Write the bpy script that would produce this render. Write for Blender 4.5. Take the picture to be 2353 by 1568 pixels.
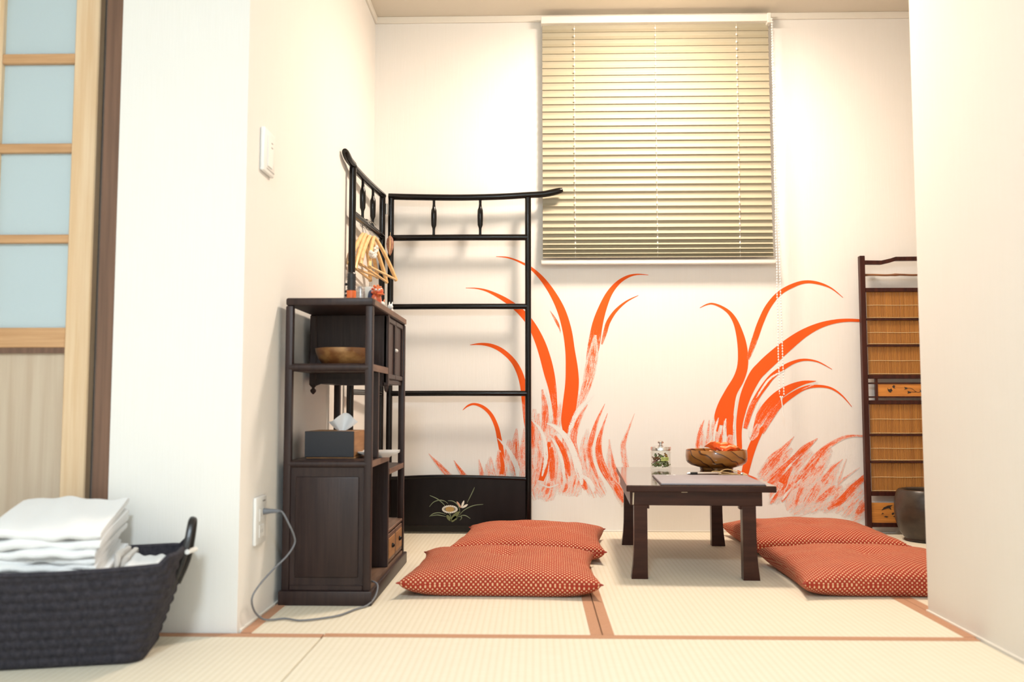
import bpy, bmesh, math, random
from mathutils import Vector, Matrix

for _o in list(bpy.data.objects):
    bpy.data.objects.remove(_o, do_unlink=True)
scene = bpy.context.scene
COL = scene.collection
R = math.radians
random.seed(7)

# ------------------------------------------------------------------ camera
cam_data = bpy.data.cameras.new('camera')
cam = bpy.data.objects.new('camera', cam_data)
COL.objects.link(cam)
cam.location = (0.0, 0.0, 0.58)
cam.rotation_euler = (R(90 + 4.026), 0.0, R(1.4286))
cam_data.sensor_fit = 'HORIZONTAL'
cam_data.sensor_width = 36.0
cam_data.lens = 36.0 * 2060 / 2353
cam_data.clip_start = 0.02
cam_data.dof.use_dof = True
cam_data.dof.focus_distance = 3.75
cam_data.dof.aperture_fstop = 2.6
scene.camera = cam

# ------------------------------------------------------------------ world, exposure
world = bpy.data.worlds.new('world'); scene.world = world
world.use_nodes = True
_bg = world.node_tree.nodes['Background']
_bg.inputs[0].default_value = (0.75, 0.85, 1.0, 1); _bg.inputs[1].default_value = 0.3
scene.view_settings.view_transform = 'Standard'
scene.view_settings.look = 'None'
scene.view_settings.gamma = 1.0
scene.view_settings.use_curve_mapping = False
scene.view_settings.exposure = 2.5
scene.cycles.transparent_max_bounces = 24
scene.cycles.max_bounces = 10
ALCOVE_LAMP = dict(color=(1.0, 0.825, 0.67), strength=33.0)
ROOM_LAMP = dict(color=(0.77, 0.90, 1.0), strength=33.5)

# ------------------------------------------------------------------ materials
MATS = {}
def _nodes(name):
    m = bpy.data.materials.new(name); m.use_nodes = True
    nt = m.node_tree; b = nt.nodes['Principled BSDF']
    MATS[name] = m
    return m, nt, b
def N(nt, t, **kw):
    n = nt.nodes.new(t)
    for k, v in kw.items(): setattr(n, k, v)
    return n
def rgba(c): return (c[0], c[1], c[2], 1.0)
def mat(name, col, rough=0.5, metal=0.0, col2=None, nscale=(8, 8, 8), detail=4, bump=0.0, bscale=None, coat=0.0, emit=0.0, spec=0.5, ramp=(0.35, 0.65), sheen=0.0):
    """colour with a noise variation towards col2 and a fine bump, in object space"""
    m, nt, b = _nodes(name)
    b.inputs['Roughness'].default_value = rough
    b.inputs['Metallic'].default_value = metal
    b.inputs['Coat Weight'].default_value = coat
    b.inputs['Coat Roughness'].default_value = 0.08
    b.inputs['Specular IOR Level'].default_value = spec
    b.inputs['Sheen Weight'].default_value = sheen
    b.inputs['Base Color'].default_value = rgba(col)
    if emit:
        b.inputs['Emission Color'].default_value = rgba(col); b.inputs['Emission Strength'].default_value = emit
    tc = N(nt, 'ShaderNodeTexCoord')
    if col2 is not None:
        mp = N(nt, 'ShaderNodeMapping'); mp.inputs['Scale'].default_value = nscale
        nz = N(nt, 'ShaderNodeTexNoise'); nz.inputs['Scale'].default_value = 1.0; nz.inputs['Detail'].default_value = detail
        cr = N(nt, 'ShaderNodeValToRGB')
        cr.color_ramp.elements[0].position = ramp[0]; cr.color_ramp.elements[1].position = ramp[1]
        cr.color_ramp.elements[0].color = rgba(col); cr.color_ramp.elements[1].color = rgba(col2)
        nt.links.new(tc.outputs['Object'], mp.inputs['Vector']); nt.links.new(mp.outputs[0], nz.inputs['Vector'])
        nt.links.new(nz.outputs['Fac'], cr.inputs['Fac']); nt.links.new(cr.outputs[0], b.inputs['Base Color'])
    if bump:
        mp2 = N(nt, 'ShaderNodeMapping'); mp2.inputs['Scale'].default_value = bscale or nscale
        nz2 = N(nt, 'ShaderNodeTexNoise'); nz2.inputs['Scale'].default_value = 1.0; nz2.inputs['Detail'].default_value = 3
        bp = N(nt, 'ShaderNodeBump'); bp.inputs['Strength'].default_value = bump; bp.inputs['Distance'].default_value = 0.004
        nt.links.new(tc.outputs['Object'], mp2.inputs['Vector']); nt.links.new(mp2.outputs[0], nz2.inputs['Vector'])
        nt.links.new(nz2.outputs['Fac'], bp.inputs['Height']); nt.links.new(bp.outputs[0], b.inputs['Normal'])
    return m

WALLC = (0.86, 0.84, 0.805)
mat('wallpaper', WALLC, 0.85, col2=(0.85, 0.83, 0.79), nscale=(260, 260, 6), bump=0.12, bscale=(420, 420, 12), spec=0.2)
mat('ceiling_paint', (0.72, 0.66, 0.56), 0.9, spec=0.2)
mat('trim_white', (0.82, 0.78, 0.70), 0.6)
mat('black_lacquer', (0.004, 0.003, 0.003), 0.18, coat=0.12, spec=0.25, bump=0.05, bscale=(60, 60, 60))
mat('lacquer_panel', (0.005, 0.003, 0.003), 0.38, coat=0.03, spec=0.22, col2=(0.008, 0.005, 0.005), nscale=(30, 30, 6))
mat('cabinet_wood', (0.022, 0.012, 0.012), 0.42, spec=0.35, col2=(0.036, 0.020, 0.018), nscale=(90, 90, 5), bump=0.1, bscale=(220, 220, 8))
mat('cabinet_worn_wood', (0.11, 0.060, 0.040), 0.5, col2=(0.20, 0.12, 0.08), nscale=(60, 8, 60), bump=0.1)
mat('table_wood', (0.028, 0.007, 0.004), 0.32, spec=0.22, col2=(0.048, 0.015, 0.008), nscale=(8, 70, 70), coat=0.05, bump=0.04)
mat('table_top_wood', (0.040, 0.014, 0.008), 0.13, col2=(0.085, 0.036, 0.020), nscale=(70, 6, 70), coat=0.9)
mat('pale_chip', (0.62, 0.52, 0.38), 0.7)
mat('screen_wood', (0.030, 0.006, 0.004), 0.4, spec=0.3, col2=(0.062, 0.014, 0.008), nscale=(70, 70, 5), bump=0.05)
mat('reed', (0.54, 0.245, 0.055), 0.55, col2=(0.36, 0.145, 0.032), nscale=(120, 120, 1.2), ramp=(0.3, 0.7))
mat('carved_cedar', (0.68, 0.27, 0.05), 0.5, col2=(0.50, 0.18, 0.03), nscale=(7, 7, 120))
mat('dark_inlay', (0.035, 0.020, 0.012), 0.6)
mat('thread', (0.80, 0.64, 0.36), 0.8)
mat('bamboo_rod', (0.28, 0.12, 0.05), 0.4, col2=(0.18, 0.07, 0.03), nscale=(12, 60, 60))
mat('hibachi_glaze', (0.030, 0.020, 0.014), 0.35, col2=(0.060, 0.042, 0.028), nscale=(14, 14, 22), bump=0.3, bscale=(25, 25, 25))
mat('ash', (0.30, 0.28, 0.25), 0.95)
mat('door_cedar', (0.80, 0.60, 0.39), 0.5, col2=(0.72, 0.49, 0.28), nscale=(70, 70, 3), bump=0.04)
mat('door_bar_cedar', (0.62, 0.36, 0.18), 0.5, col2=(0.50, 0.27, 0.12), nscale=(4, 70, 90))
mat('door_panel_wood', (0.60, 0.49, 0.37), 0.55, col2=(0.52, 0.40, 0.29), nscale=(55, 55, 2))
mat('jamb_wood', (0.19, 0.10, 0.062), 0.5, col2=(0.13, 0.068, 0.042), nscale=(80, 80, 3), bump=0.08)
mat('jamb_groove', (0.16, 0.13, 0.11), 0.6)
mat('basket_cord', (0.020, 0.019, 0.027), 0.75, spec=0.3, col2=(0.038, 0.034, 0.044), nscale=(120, 120, 60), bump=0.5, bscale=(300, 300, 300))
mat('black_leather', (0.010, 0.009, 0.010), 0.3, bump=0.1, bscale=(150, 150, 150))
mat('white_plastic', (0.86, 0.86, 0.84), 0.35)
mat('plastic_grey', (0.30, 0.29, 0.28), 0.5)
mat('cord_grey', (0.16, 0.17, 0.19), 0.5)
mat('towel_white', (0.93, 0.93, 0.93), 0.95, bump=0.7, bscale=(500, 500, 500), spec=0.1, sheen=0.3)
mat('towel_cream', (0.84, 0.77, 0.70), 0.95, bump=0.7, bscale=(500, 500, 500), spec=0.1, sheen=0.3)
mat('blind_slat', (0.40, 0.36, 0.26), 0.55, spec=0.4)
mat('blind_rail', (0.88, 0.86, 0.80), 0.4)
mat('blind_cord', (0.92, 0.92, 0.90), 0.6)
mat('hanger_wood', (0.82, 0.56, 0.27), 0.4, col2=(0.72, 0.46, 0.20), nscale=(60, 60, 60))
mat('steel', (0.78, 0.78, 0.78), 0.22, metal=1.0)
mat('shell_wood', (0.42, 0.21, 0.13), 0.45, col2=(0.26, 0.11, 0.065), nscale=(50, 50, 120))
mat('bowl_mottled', (0.20, 0.075, 0.022), 0.35, col2=(0.50, 0.26, 0.09), nscale=(18, 18, 30), ramp=(0.45, 0.72), coat=0.3)
mat('tissue_dark', (0.030, 0.030, 0.036), 0.6)
mat('tissue_tan', (0.38, 0.19, 0.07), 0.55, col2=(0.28, 0.13, 0.045), nscale=(60, 6, 60))
mat('tissue_paper', (0.86, 0.86, 0.86), 0.9)
mat('porcelain', (0.80, 0.80, 0.80), 0.15, coat=0.5)
mat('porcelain_blue', (0.10, 0.14, 0.24), 0.2, coat=0.5)
mat('bottle_black', (0.014, 0.014, 0.016), 0.35)
mat('orange_band', (0.85, 0.16, 0.03), 0.4)
mat('figurine_red', (0.62, 0.07, 0.03), 0.3, col2=(0.72, 0.22, 0.06), nscale=(80, 80, 80), coat=0.4)
mat('figurine_blue', (0.03, 0.05, 0.11), 0.3)
mat('cup_white', (0.80, 0.79, 0.74), 0.3)
mat('tin_grey', (0.28, 0.26, 0.27), 0.35, metal=0.6, col2=(0.55, 0.52, 0.50), nscale=(120, 120, 200))
mat('folder_grey', (0.30, 0.28, 0.31), 0.42, spec=0.6, col2=(0.27, 0.25, 0.28), nscale=(20, 20, 20))
mat('folder_edge', (0.020, 0.018, 0.026), 0.5)
mat('hemp', (0.60, 0.42, 0.20), 0.9)
mat('pen_black', (0.012, 0.012, 0.012), 0.3)
mat('label_yellow', (0.62, 0.70, 0.20), 0.6)
mat('ink', (0.02, 0.02, 0.015), 0.6)
mat('candy_green', (0.22, 0.27, 0.10), 0.25, coat=0.6)
mat('candy_brown', (0.22, 0.09, 0.035), 0.25, coat=0.6)
mat('candy_gold', (0.55, 0.28, 0.06), 0.22, coat=0.6)
mat('candy_pink', (0.42, 0.19, 0.17), 0.25, coat=0.6)
mat('wrapper_orange', (0.90, 0.24, 0.06), 0.10, coat=1.0, bump=0.6, bscale=(90, 90, 90))
mat('flower_white', (0.75, 0.70, 0.60), 0.6)
mat('flower_gold', (0.42, 0.25, 0.07), 0.5)
mat('flower_pink', (0.62, 0.36, 0.24), 0.5)
mat('leaf_olive', (0.14, 0.15, 0.055), 0.6)
mat('leaf_line', (0.15, 0.18, 0.10), 0.6)
mat('cushion_red', (0.32, 0.040, 0.024), 0.8)
mat('heri', (0.52, 0.29, 0.18), 0.8, col2=(0.47, 0.25, 0.15), nscale=(300, 300, 300), bump=0.2, bscale=(600, 600, 600), spec=0.2)
mat('floor_board', (0.25, 0.17, 0.10), 0.7)
mat('lamp_metal', (0.7, 0.7, 0.68), 0.4)

def make_glass(name, tint=(1, 1, 1), rough=0.02):
    m, nt, b = _nodes(name)
    b.inputs['Base Color'].default_value = rgba(tint); b.inputs['Roughness'].default_value = rough
    b.inputs['Transmission Weight'].default_value = 1.0; b.inputs['IOR'].default_value = 1.45
    tr = N(nt, 'ShaderNodeBsdfTransparent'); tr.inputs[0].default_value = rgba(tint)
    lw = N(nt, 'ShaderNodeLayerWeight'); lw.inputs['Blend'].default_value = 0.12
    fr = N(nt, 'ShaderNodeMath', operation='MULTIPLY'); fr.inputs[1].default_value = 0.45
    nt.links.new(lw.outputs['Facing'], fr.inputs[0])
    mx = N(nt, 'ShaderNodeMixShader'); out = nt.nodes['Material Output']
    gl = N(nt, 'ShaderNodeBsdfGlossy'); gl.inputs['Roughness'].default_value = rough
    nt.links.new(fr.outputs[0], mx.inputs[0]); nt.links.new(tr.outputs[0], mx.inputs[1]); nt.links.new(gl.outputs[0], mx.inputs[2])
    nt.links.new(mx.outputs[0], out.inputs['Surface'])
    return m
make_glass('clear_glass', (0.97, 0.98, 0.97))
def make_frosted():
    m, nt, b = _nodes('frosted_glass')
    b.inputs['Base Color'].default_value = (0.50, 0.60, 0.64, 1); b.inputs['Roughness'].default_value = 0.35
    b.inputs['Specular IOR Level'].default_value = 0.4
    return m
make_frosted()

def make_tatami():
    m, nt, b = _nodes('tatami')
    b.inputs['Roughness'].default_value = 0.65; b.inputs['Specular IOR Level'].default_value = 0.3
    tc = N(nt, 'ShaderNodeTexCoord'); sp = N(nt, 'ShaderNodeSeparateXYZ')
    nt.links.new(tc.outputs['Object'], sp.inputs[0])
    mul = N(nt, 'ShaderNodeMath', operation='MULTIPLY'); mul.inputs[1].default_value = 2 * math.pi / 0.0165
    sn = N(nt, 'ShaderNodeMath', operation='SINE')
    nt.links.new(sp.outputs[0], mul.inputs[0]); nt.links.new(mul.outputs[0], sn.inputs[0])
    ma = N(nt, 'ShaderNodeMapRange'); ma.inputs[1].default_value = -1; ma.inputs[2].default_value = 1
    nt.links.new(sn.outputs[0], ma.inputs[0])
    mp = N(nt, 'ShaderNodeMapping'); mp.inputs['Scale'].default_value = (14, 260, 1)
    nz = N(nt, 'ShaderNodeTexNoise'); nz.inputs['Scale'].default_value = 1; nz.inputs['Detail'].default_value = 5
    nt.links.new(tc.outputs['Object'], mp.inputs['Vector']); nt.links.new(mp.outputs[0], nz.inputs['Vector'])
    c1 = N(nt, 'ShaderNodeMix', data_type='RGBA')
    c1.inputs[6].default_value = (0.70, 0.635, 0.50, 1); c1.inputs[7].default_value = (0.82, 0.765, 0.64, 1)
    nt.links.new(nz.outputs['Fac'], c1.inputs[0])
    c2 = N(nt, 'ShaderNodeMix', data_type='RGBA', blend_type='MULTIPLY'); c2.inputs[7].default_value = (0.93, 0.915, 0.87, 1)
    pw = N(nt, 'ShaderNodeMath', operation='POWER'); pw.inputs[1].default_value = 3.0
    inv = N(nt, 'ShaderNodeMath', operation='SUBTRACT'); inv.inputs[0].default_value = 1.0
    nt.links.new(ma.outputs[0], inv.inputs[1]); nt.links.new(inv.outputs[0], pw.inputs[0])
    nt.links.new(pw.outputs[0], c2.inputs[0]); nt.links.new(c1.outputs[2], c2.inputs[6])
    nt.links.new(c2.outputs[2], b.inputs['Base Color'])
    bp = N(nt, 'ShaderNodeBump'); bp.inputs['Strength'].default_value = 0.35; bp.inputs['Distance'].default_value = 0.0010
    nt.links.new(ma.outputs[0], bp.inputs['Height']); nt.links.new(bp.outputs[0], b.inputs['Normal'])
make_tatami()

def make_dotted():
    m, nt, b = _nodes('dotted_cloth')
    b.inputs['Roughness'].default_value = 0.75; b.inputs['Specular IOR Level'].default_value = 0.15
    uv = N(nt, 'ShaderNodeUVMap'); uv.uv_map = 'UVMap'
    mp = N(nt, 'ShaderNodeMapping'); mp.inputs['Rotation'].default_value = (0, 0, R(45))
    vo = N(nt, 'ShaderNodeTexVoronoi'); vo.voronoi_dimensions = '2D'; vo.inputs['Scale'].default_value = 98.0; vo.inputs['Randomness'].default_value = 0.0
    nt.links.new(uv.outputs[0], mp.inputs['Vector']); nt.links.new(mp.outputs[0], vo.inputs['Vector'])
    ra = N(nt, 'ShaderNodeMapRange'); ra.inputs[1].default_value = 0.22; ra.inputs[2].default_value = 0.31; ra.inputs[3].default_value = 1; ra.inputs[4].default_value = 0
    nt.links.new(vo.outputs['Distance'], ra.inputs[0])
    tc = N(nt, 'ShaderNodeTexCoord')
    nz = N(nt, 'ShaderNodeTexNoise'); nz.inputs['Scale'].default_value = 26; nz.inputs['Detail'].default_value = 3
    nt.links.new(tc.outputs['Object'], nz.inputs['Vector'])
    base = N(nt, 'ShaderNodeMix', data_type='RGBA'); base.inputs[6].default_value = (0.29, 0.030, 0.020, 1); base.inputs[7].default_value = (0.40, 0.052, 0.024, 1)
    nt.links.new(nz.outputs['Fac'], base.inputs[0])
    mx = N(nt, 'ShaderNodeMix', data_type='RGBA'); mx.inputs[7].default_value = (0.74, 0.48, 0.28, 1)
    nt.links.new(ra.outputs[0], mx.inputs[0]); nt.links.new(base.outputs[2], mx.inputs[6])
    nt.links.new(mx.outputs[2], b.inputs['Base Color'])
    bp = N(nt, 'ShaderNodeBump'); bp.inputs['Strength'].default_value = 0.25; bp.inputs['Distance'].default_value = 0.001
    nt.links.new(ra.outputs[0], bp.inputs['Height']); nt.links.new(bp.outputs[0], b.inputs['Normal'])
make_dotted()

def make_bowl_grain():
    m, nt, b = _nodes('zelkova')
    b.inputs['Roughness'].default_value = 0.28; b.inputs['Coat Weight'].default_value = 0.4
    tc = N(nt, 'ShaderNodeTexCoord'); mp = N(nt, 'ShaderNodeMapping'); mp.inputs['Rotation'].default_value = (0.2, 0.9, 0.3); mp.inputs['Scale'].default_value = (1, 1, 1)
    wv = N(nt, 'ShaderNodeTexWave'); wv.inputs['Scale'].default_value = 9; wv.inputs['Distortion'].default_value = 6; wv.inputs['Detail'].default_value = 1.2; wv.inputs['Detail Scale'].default_value = 1.6
    wv.wave_profile = 'SAW'
    nt.links.new(tc.outputs['Object'], mp.inputs['Vector']); nt.links.new(mp.outputs[0], wv.inputs['Vector'])
    cr = N(nt, 'ShaderNodeValToRGB'); e = cr.color_ramp.elements
    e[0].position = 0.0; e[0].color = (0.36, 0.15, 0.028, 1); e[1].position = 0.80; e[1].color = (0.27, 0.098, 0.016, 1)
    n = e.new(0.90); n.color = (0.055, 0.016, 0.004, 1); n = e.new(1.0); n.color = (0.075, 0.022, 0.006, 1)
    nt.links.new(wv.outputs['Fac'], cr.inputs['Fac']); nt.links.new(cr.outputs[0], b.inputs['Base Color'])
make_bowl_grain()

def make_paint(name, col, col2, clip):
    """brushed wall paint: coverage breaks up along the stroke where the brush runs dry"""
    m, nt, b = _nodes(name)
    b.inputs['Roughness'].default_value = 0.8; b.inputs['Specular IOR Level'].default_value = 0.2
    uv = N(nt, 'ShaderNodeUVMap'); uv.uv_map = 'UVMap'
    sp = N(nt, 'ShaderNodeSeparateXYZ'); nt.links.new(uv.outputs[0], sp.inputs[0])
    at = N(nt, 'ShaderNodeAttribute'); at.attribute_name = 'dry'
    tc = N(nt, 'ShaderNodeTexCoord')
    mp = N(nt, 'ShaderNodeMapping'); mp.inputs['Scale'].default_value = (14, 4.5, 1)
    n1 = N(nt, 'ShaderNodeTexNoise'); n1.inputs['Scale'].default_value = 1.0; n1.inputs['Detail'].default_value = 4; n1.inputs['Roughness'].default_value = 0.6
    nt.links.new(uv.outputs[0], mp.inputs['Vector']); nt.links.new(mp.outputs[0], n1.inputs['Vector'])
    n2 = N(nt, 'ShaderNodeTexNoise'); n2.inputs['Scale'].default_value = 330; n2.inputs['Detail'].default_value = 2
    nt.links.new(tc.outputs['Object'], n2.inputs['Vector'])
    n3 = N(nt, 'ShaderNodeTexNoise'); n3.inputs['Scale'].default_value = 38; n3.inputs['Detail'].default_value = 3
    nt.links.new(tc.outputs['Object'], n3.inputs['Vector'])
    def M(op, a, bb):
        n = N(nt, 'ShaderNodeMath', operation=op)
        for i, v in enumerate((a, bb)):
            if hasattr(v, 'is_linked') or hasattr(v, 'links'): nt.links.new(v, n.inputs[i])
            else: n.inputs[i].default_value = v
        return n.outputs[0]
    s = M('ADD', M('MULTIPLY', n1.outputs['Fac'], 1.5), M('ADD', M('MULTIPLY', n2.outputs['Fac'], 0.8), M('MULTIPLY', n3.outputs['Fac'], 0.5)))
    s = M('SUBTRACT', s, 1.40)
    cover = M('MULTIPLY', M('SUBTRACT', 1.2, M('MULTIPLY', at.outputs['Fac'], 2.0)), 0.42)
    solid = M('MULTIPLY', M('MAXIMUM', M('SUBTRACT', 0.2, at.outputs['Fac']), 0.0), 2.5)
    edge = M('MULTIPLY', M('POWER', M('ABSOLUTE', sp.outputs[1], 0.0), 3.0), M('ADD', 0.12, M('MULTIPLY', at.outputs['Fac'], 0.35)))
    a = M('SUBTRACT', M('ADD', s, M('ADD', cover, solid)), edge)
    al = N(nt, 'ShaderNodeMapRange'); al.interpolation_type = 'SMOOTHSTEP'
    al.inputs[1].default_value = -0.42; al.inputs[2].default_value = 0.30
    nt.links.new(a, al.inputs[0])
    cut = N(nt, 'ShaderNodeMapRange'); cut.inputs[1].default_value = clip - 0.03; cut.inputs[2].default_value = clip + 0.03
    nt.links.new(al.outputs[0], cut.inputs[0]); nt.links.new(cut.outputs[0], b.inputs['Alpha'])
    cr = N(nt, 'ShaderNodeValToRGB'); e = cr.color_ramp.elements
    e[0].position = 0.05; e[0].color = rgba(WALLC); e[1].position = 1.0; e[1].color = rgba(col)
    n = e.new(0.62); n.color = rgba(col2)
    nt.links.new(al.outputs[0], cr.inputs['Fac']); nt.links.new(cr.outputs[0], b.inputs['Base Color'])
make_paint('paint_orange', (0.86, 0.115, 0.014), (0.85, 0.43, 0.32), 0.10)
make_paint('paint_cream', WALLC, WALLC, 0.62)

# ------------------------------------------------------------------ mesh helpers
class MB:
    """collects verts / faces of one part"""
    def __init__(self): self.v = []; self.f = []; self.mi = []; self.cur = 0
    def add(self, verts, faces, M=None):
        o = len(self.v)
        self.v += [tuple(M @ Vector(p)) if M is not None else tuple(p) for p in verts]
        self.f += [tuple(i + o for i in f) for f in faces]
        self.mi += [self.cur] * len(faces)
        return self
    def box(self, x0, x1, y0, y1, z0, z1, b=0.0, seg=1, M=None):
        if b <= 0:
            vs = [(x, y, z) for z in (z0, z1) for y in (y0, y1) for x in (x0, x1)]
            return self.add(vs, [(0, 2, 3, 1), (4, 5, 7, 6), (0, 1, 5, 4), (2, 6, 7, 3), (0, 4, 6, 2), (1, 3, 7, 5)], M)
        bm = bmesh.new(); bmesh.ops.create_cube(bm, size=1.0)
        for v in bm.verts:
            v.co = Vector(((x0 + x1) / 2 + v.co.x * (x1 - x0), (y0 + y1) / 2 + v.co.y * (y1 - y0), (z0 + z1) / 2 + v.co.z * (z1 - z0)))
        bmesh.ops.bevel(bm, geom=bm.edges[:], offset=b, segments=seg, profile=0.5, affect='EDGES')
        bm.verts.index_update()
        self.add([v.co.copy() for v in bm.verts], [tuple(v.index for v in f.verts) for f in bm.faces], M)
        bm.free(); return self
    def lathe(self, prof, n=24, M=None, cap=True, sx=1.0):
        """prof: [(r,z)...] from bottom to top"""
        vs = []; fs = []
        for r, z in prof:
            for i in range(n):
                a = 2 * math.pi * i / n; vs.append((r * math.cos(a) * sx, r * math.sin(a), z))
        for k in range(len(prof) - 1):
            for i in range(n):
                j = (i + 1) % n
                fs.append((k * n + i, k * n + j, (k + 1) * n + j, (k + 1) * n + i))
        if cap:
            fs.append(tuple(range(n - 1, -1, -1))); o = (len(prof) - 1) * n; fs.append(tuple(o + i for i in range(n)))
        return self.add(vs, fs, M)
    def tube(self, pts, r, n=8, M=None, closed=False, flat=1.0):
        """round tube along points; r a number or a list"""
        P = [Vector(p) for p in pts]; L = len(P)
        rr = r if isinstance(r, (list, tuple)) else [r] * L
        vs = []; fs = []; up = None
        for i in range(L):
            if closed: t = P[(i + 1) % L] - P[i - 1]
            else: t = P[min(i + 1, L - 1)] - P[max(i - 1, 0)]
            t.normalize()
            if up is None:
                up = Vector((0, 0, 1)) if abs(t.z) < 0.9 else Vector((0, 1, 0))
            s = t.cross(up); s.normalize(); up = s.cross(t); up.normalize()
            for k in range(n):
                a = 2 * math.pi * k / n
                vs.append(P[i] + s * (math.cos(a) * rr[i]) + up * (math.sin(a) * rr[i] * flat))
        for i in range(L if closed else L - 1):
            i2 = (i + 1) % L
            for k in range(n):
                k2 = (k + 1) % n
                fs.append((i * n + k, i * n + k2, i2 * n + k2, i2 * n + k))
        if not closed:
            fs.append(tuple(range(n - 1, -1, -1))); fs.append(tuple((L - 1) * n + k for k in range(n)))
        return self.add(vs, fs, M)
    def prism(self, poly, d0, d1, axis='y', M=None):
        """polygon in the plane across axis, extruded from d0 to d1"""
        n = len(poly)
        def P(a, b, d): return {'y': (a, d, b), 'x': (d, a, b), 'z': (a, b, d)}[axis]
        vs = [P(a, b, d0) for a, b in poly] + [P(a, b, d1) for a, b in poly]
        fs = [tuple(range(n)), tuple(range(2 * n - 1, n - 1, -1))]
        for i in range(n):
            j = (i + 1) % n; fs.append((i, i + n, j + n, j))
        return self.add(vs, fs, M)
    def sphere(self, c, r, n=8, m=6, M=None, s=(1, 1, 1)):
        prof = []
        vs = [(c[0], c[1], c[2] - r * s[2])]; fs = []
        for k in range(1, m):
            a = -math.pi / 2 + math.pi * k / m
            for i in range(n):
                b = 2 * math.pi * i / n
                vs.append((c[0] + r * s[0] * math.cos(a) * math.cos(b), c[1] + r * s[1] * math.cos(a) * math.sin(b), c[2] + r * s[2] * math.sin(a)))
        vs.append((c[0], c[1], c[2] + r * s[2])); T = len(vs) - 1
        for i in range(n):
            fs.append((0, 1 + (i + 1) % n, 1 + i)); o = 1 + (m - 2) * n; fs.append((T, o + i, o + (i + 1) % n))
        for k in range(m - 2):
            for i in range(n):
                j = (i + 1) % n; fs.append((1 + k * n + i, 1 + k * n + j, 1 + (k + 1) * n + j, 1 + (k + 1) * n + i))
        return self.add(vs, fs, M)
    def build(self, name, material, parent=None, smooth=35, absolute=True):
        me = bpy.data.meshes.new(name)
        off = Vector((0, 0, 0))
        o = bpy.data.objects.new(name, me)
        COL.objects.link(o)
        vs = self.v
        if parent is not None:
            o.parent = parent
            if absolute:
                inv = world_of(parent).inverted(); vs = [tuple(inv @ Vector(p)) for p in vs]
        me.from_pydata(vs, [], self.f)
        bm = bmesh.new(); bm.from_mesh(me); bmesh.ops.recalc_face_normals(bm, faces=bm.faces[:]); bm.to_mesh(me); bm.free()
        ms = material if isinstance(material, (list, tuple)) else [material]
        for m in ms: me.materials.append(MATS[m])
        if len(ms) > 1:
            for p, i in zip(me.polygons, self.mi): p.material_index = i
        if smooth:
            me.shade_smooth(); me.set_sharp_from_angle(angle=R(smooth))
        me.update()
        return o

def world_of(o):
    m = o.matrix_basis.copy()
    while o.parent is not None:
        o = o.parent; m = o.matrix_basis @ m
    return m
def tag(o, label=None, cat=None, group=None, kind=None):
    if label: o['label'] = label
    if cat: o['category'] = cat
    if group: o['group'] = group
    if kind: o['kind'] = kind
    return o
def thing(name, label, cat, loc=(0, 0, 0), rz=0.0, group=None, rot=None):
    o = bpy.data.objects.new(name, None); COL.objects.link(o)
    o.empty_display_size = 0.05; o.location = loc
    o.rotation_euler = rot if rot else (0, 0, rz)
    return tag(o, label, cat, group)
def structure(name, mb, m, smooth=35):
    return tag(mb.build(name, m, smooth=smooth), kind='structure')
def rebase(o, loc):
    """move a single-mesh thing's origin to its base"""
    v = Vector(loc)
    for p in o.data.vertices: p.co -= v
    o.location = v
    return o
def spline(pts, n=6):
    """Catmull-Rom through points of any dimension"""
    out = []; L = len(pts)
    for i in range(L - 1):
        p0, p1, p2, p3 = pts[max(i - 1, 0)], pts[i], pts[i + 1], pts[min(i + 2, L - 1)]
        for k in range(n):
            t = k / n
            out.append(tuple(0.5 * (2 * b + (c - a) * t + (2 * a - 5 * b + 4 * c - d) * t * t + (3 * b - a - 3 * c + d) * t ** 3) for a, b, c, d in zip(p0, p1, p2, p3)))
    out.append(tuple(pts[-1])); return out
def copy_tree(src, parent=None):
    c = src.copy(); COL.objects.link(c); c.parent = parent
    for ch in list(src.children):
        copy_tree(ch, c)
    return c
def T(x, y, z): return Matrix.Translation((x, y, z))

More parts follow.
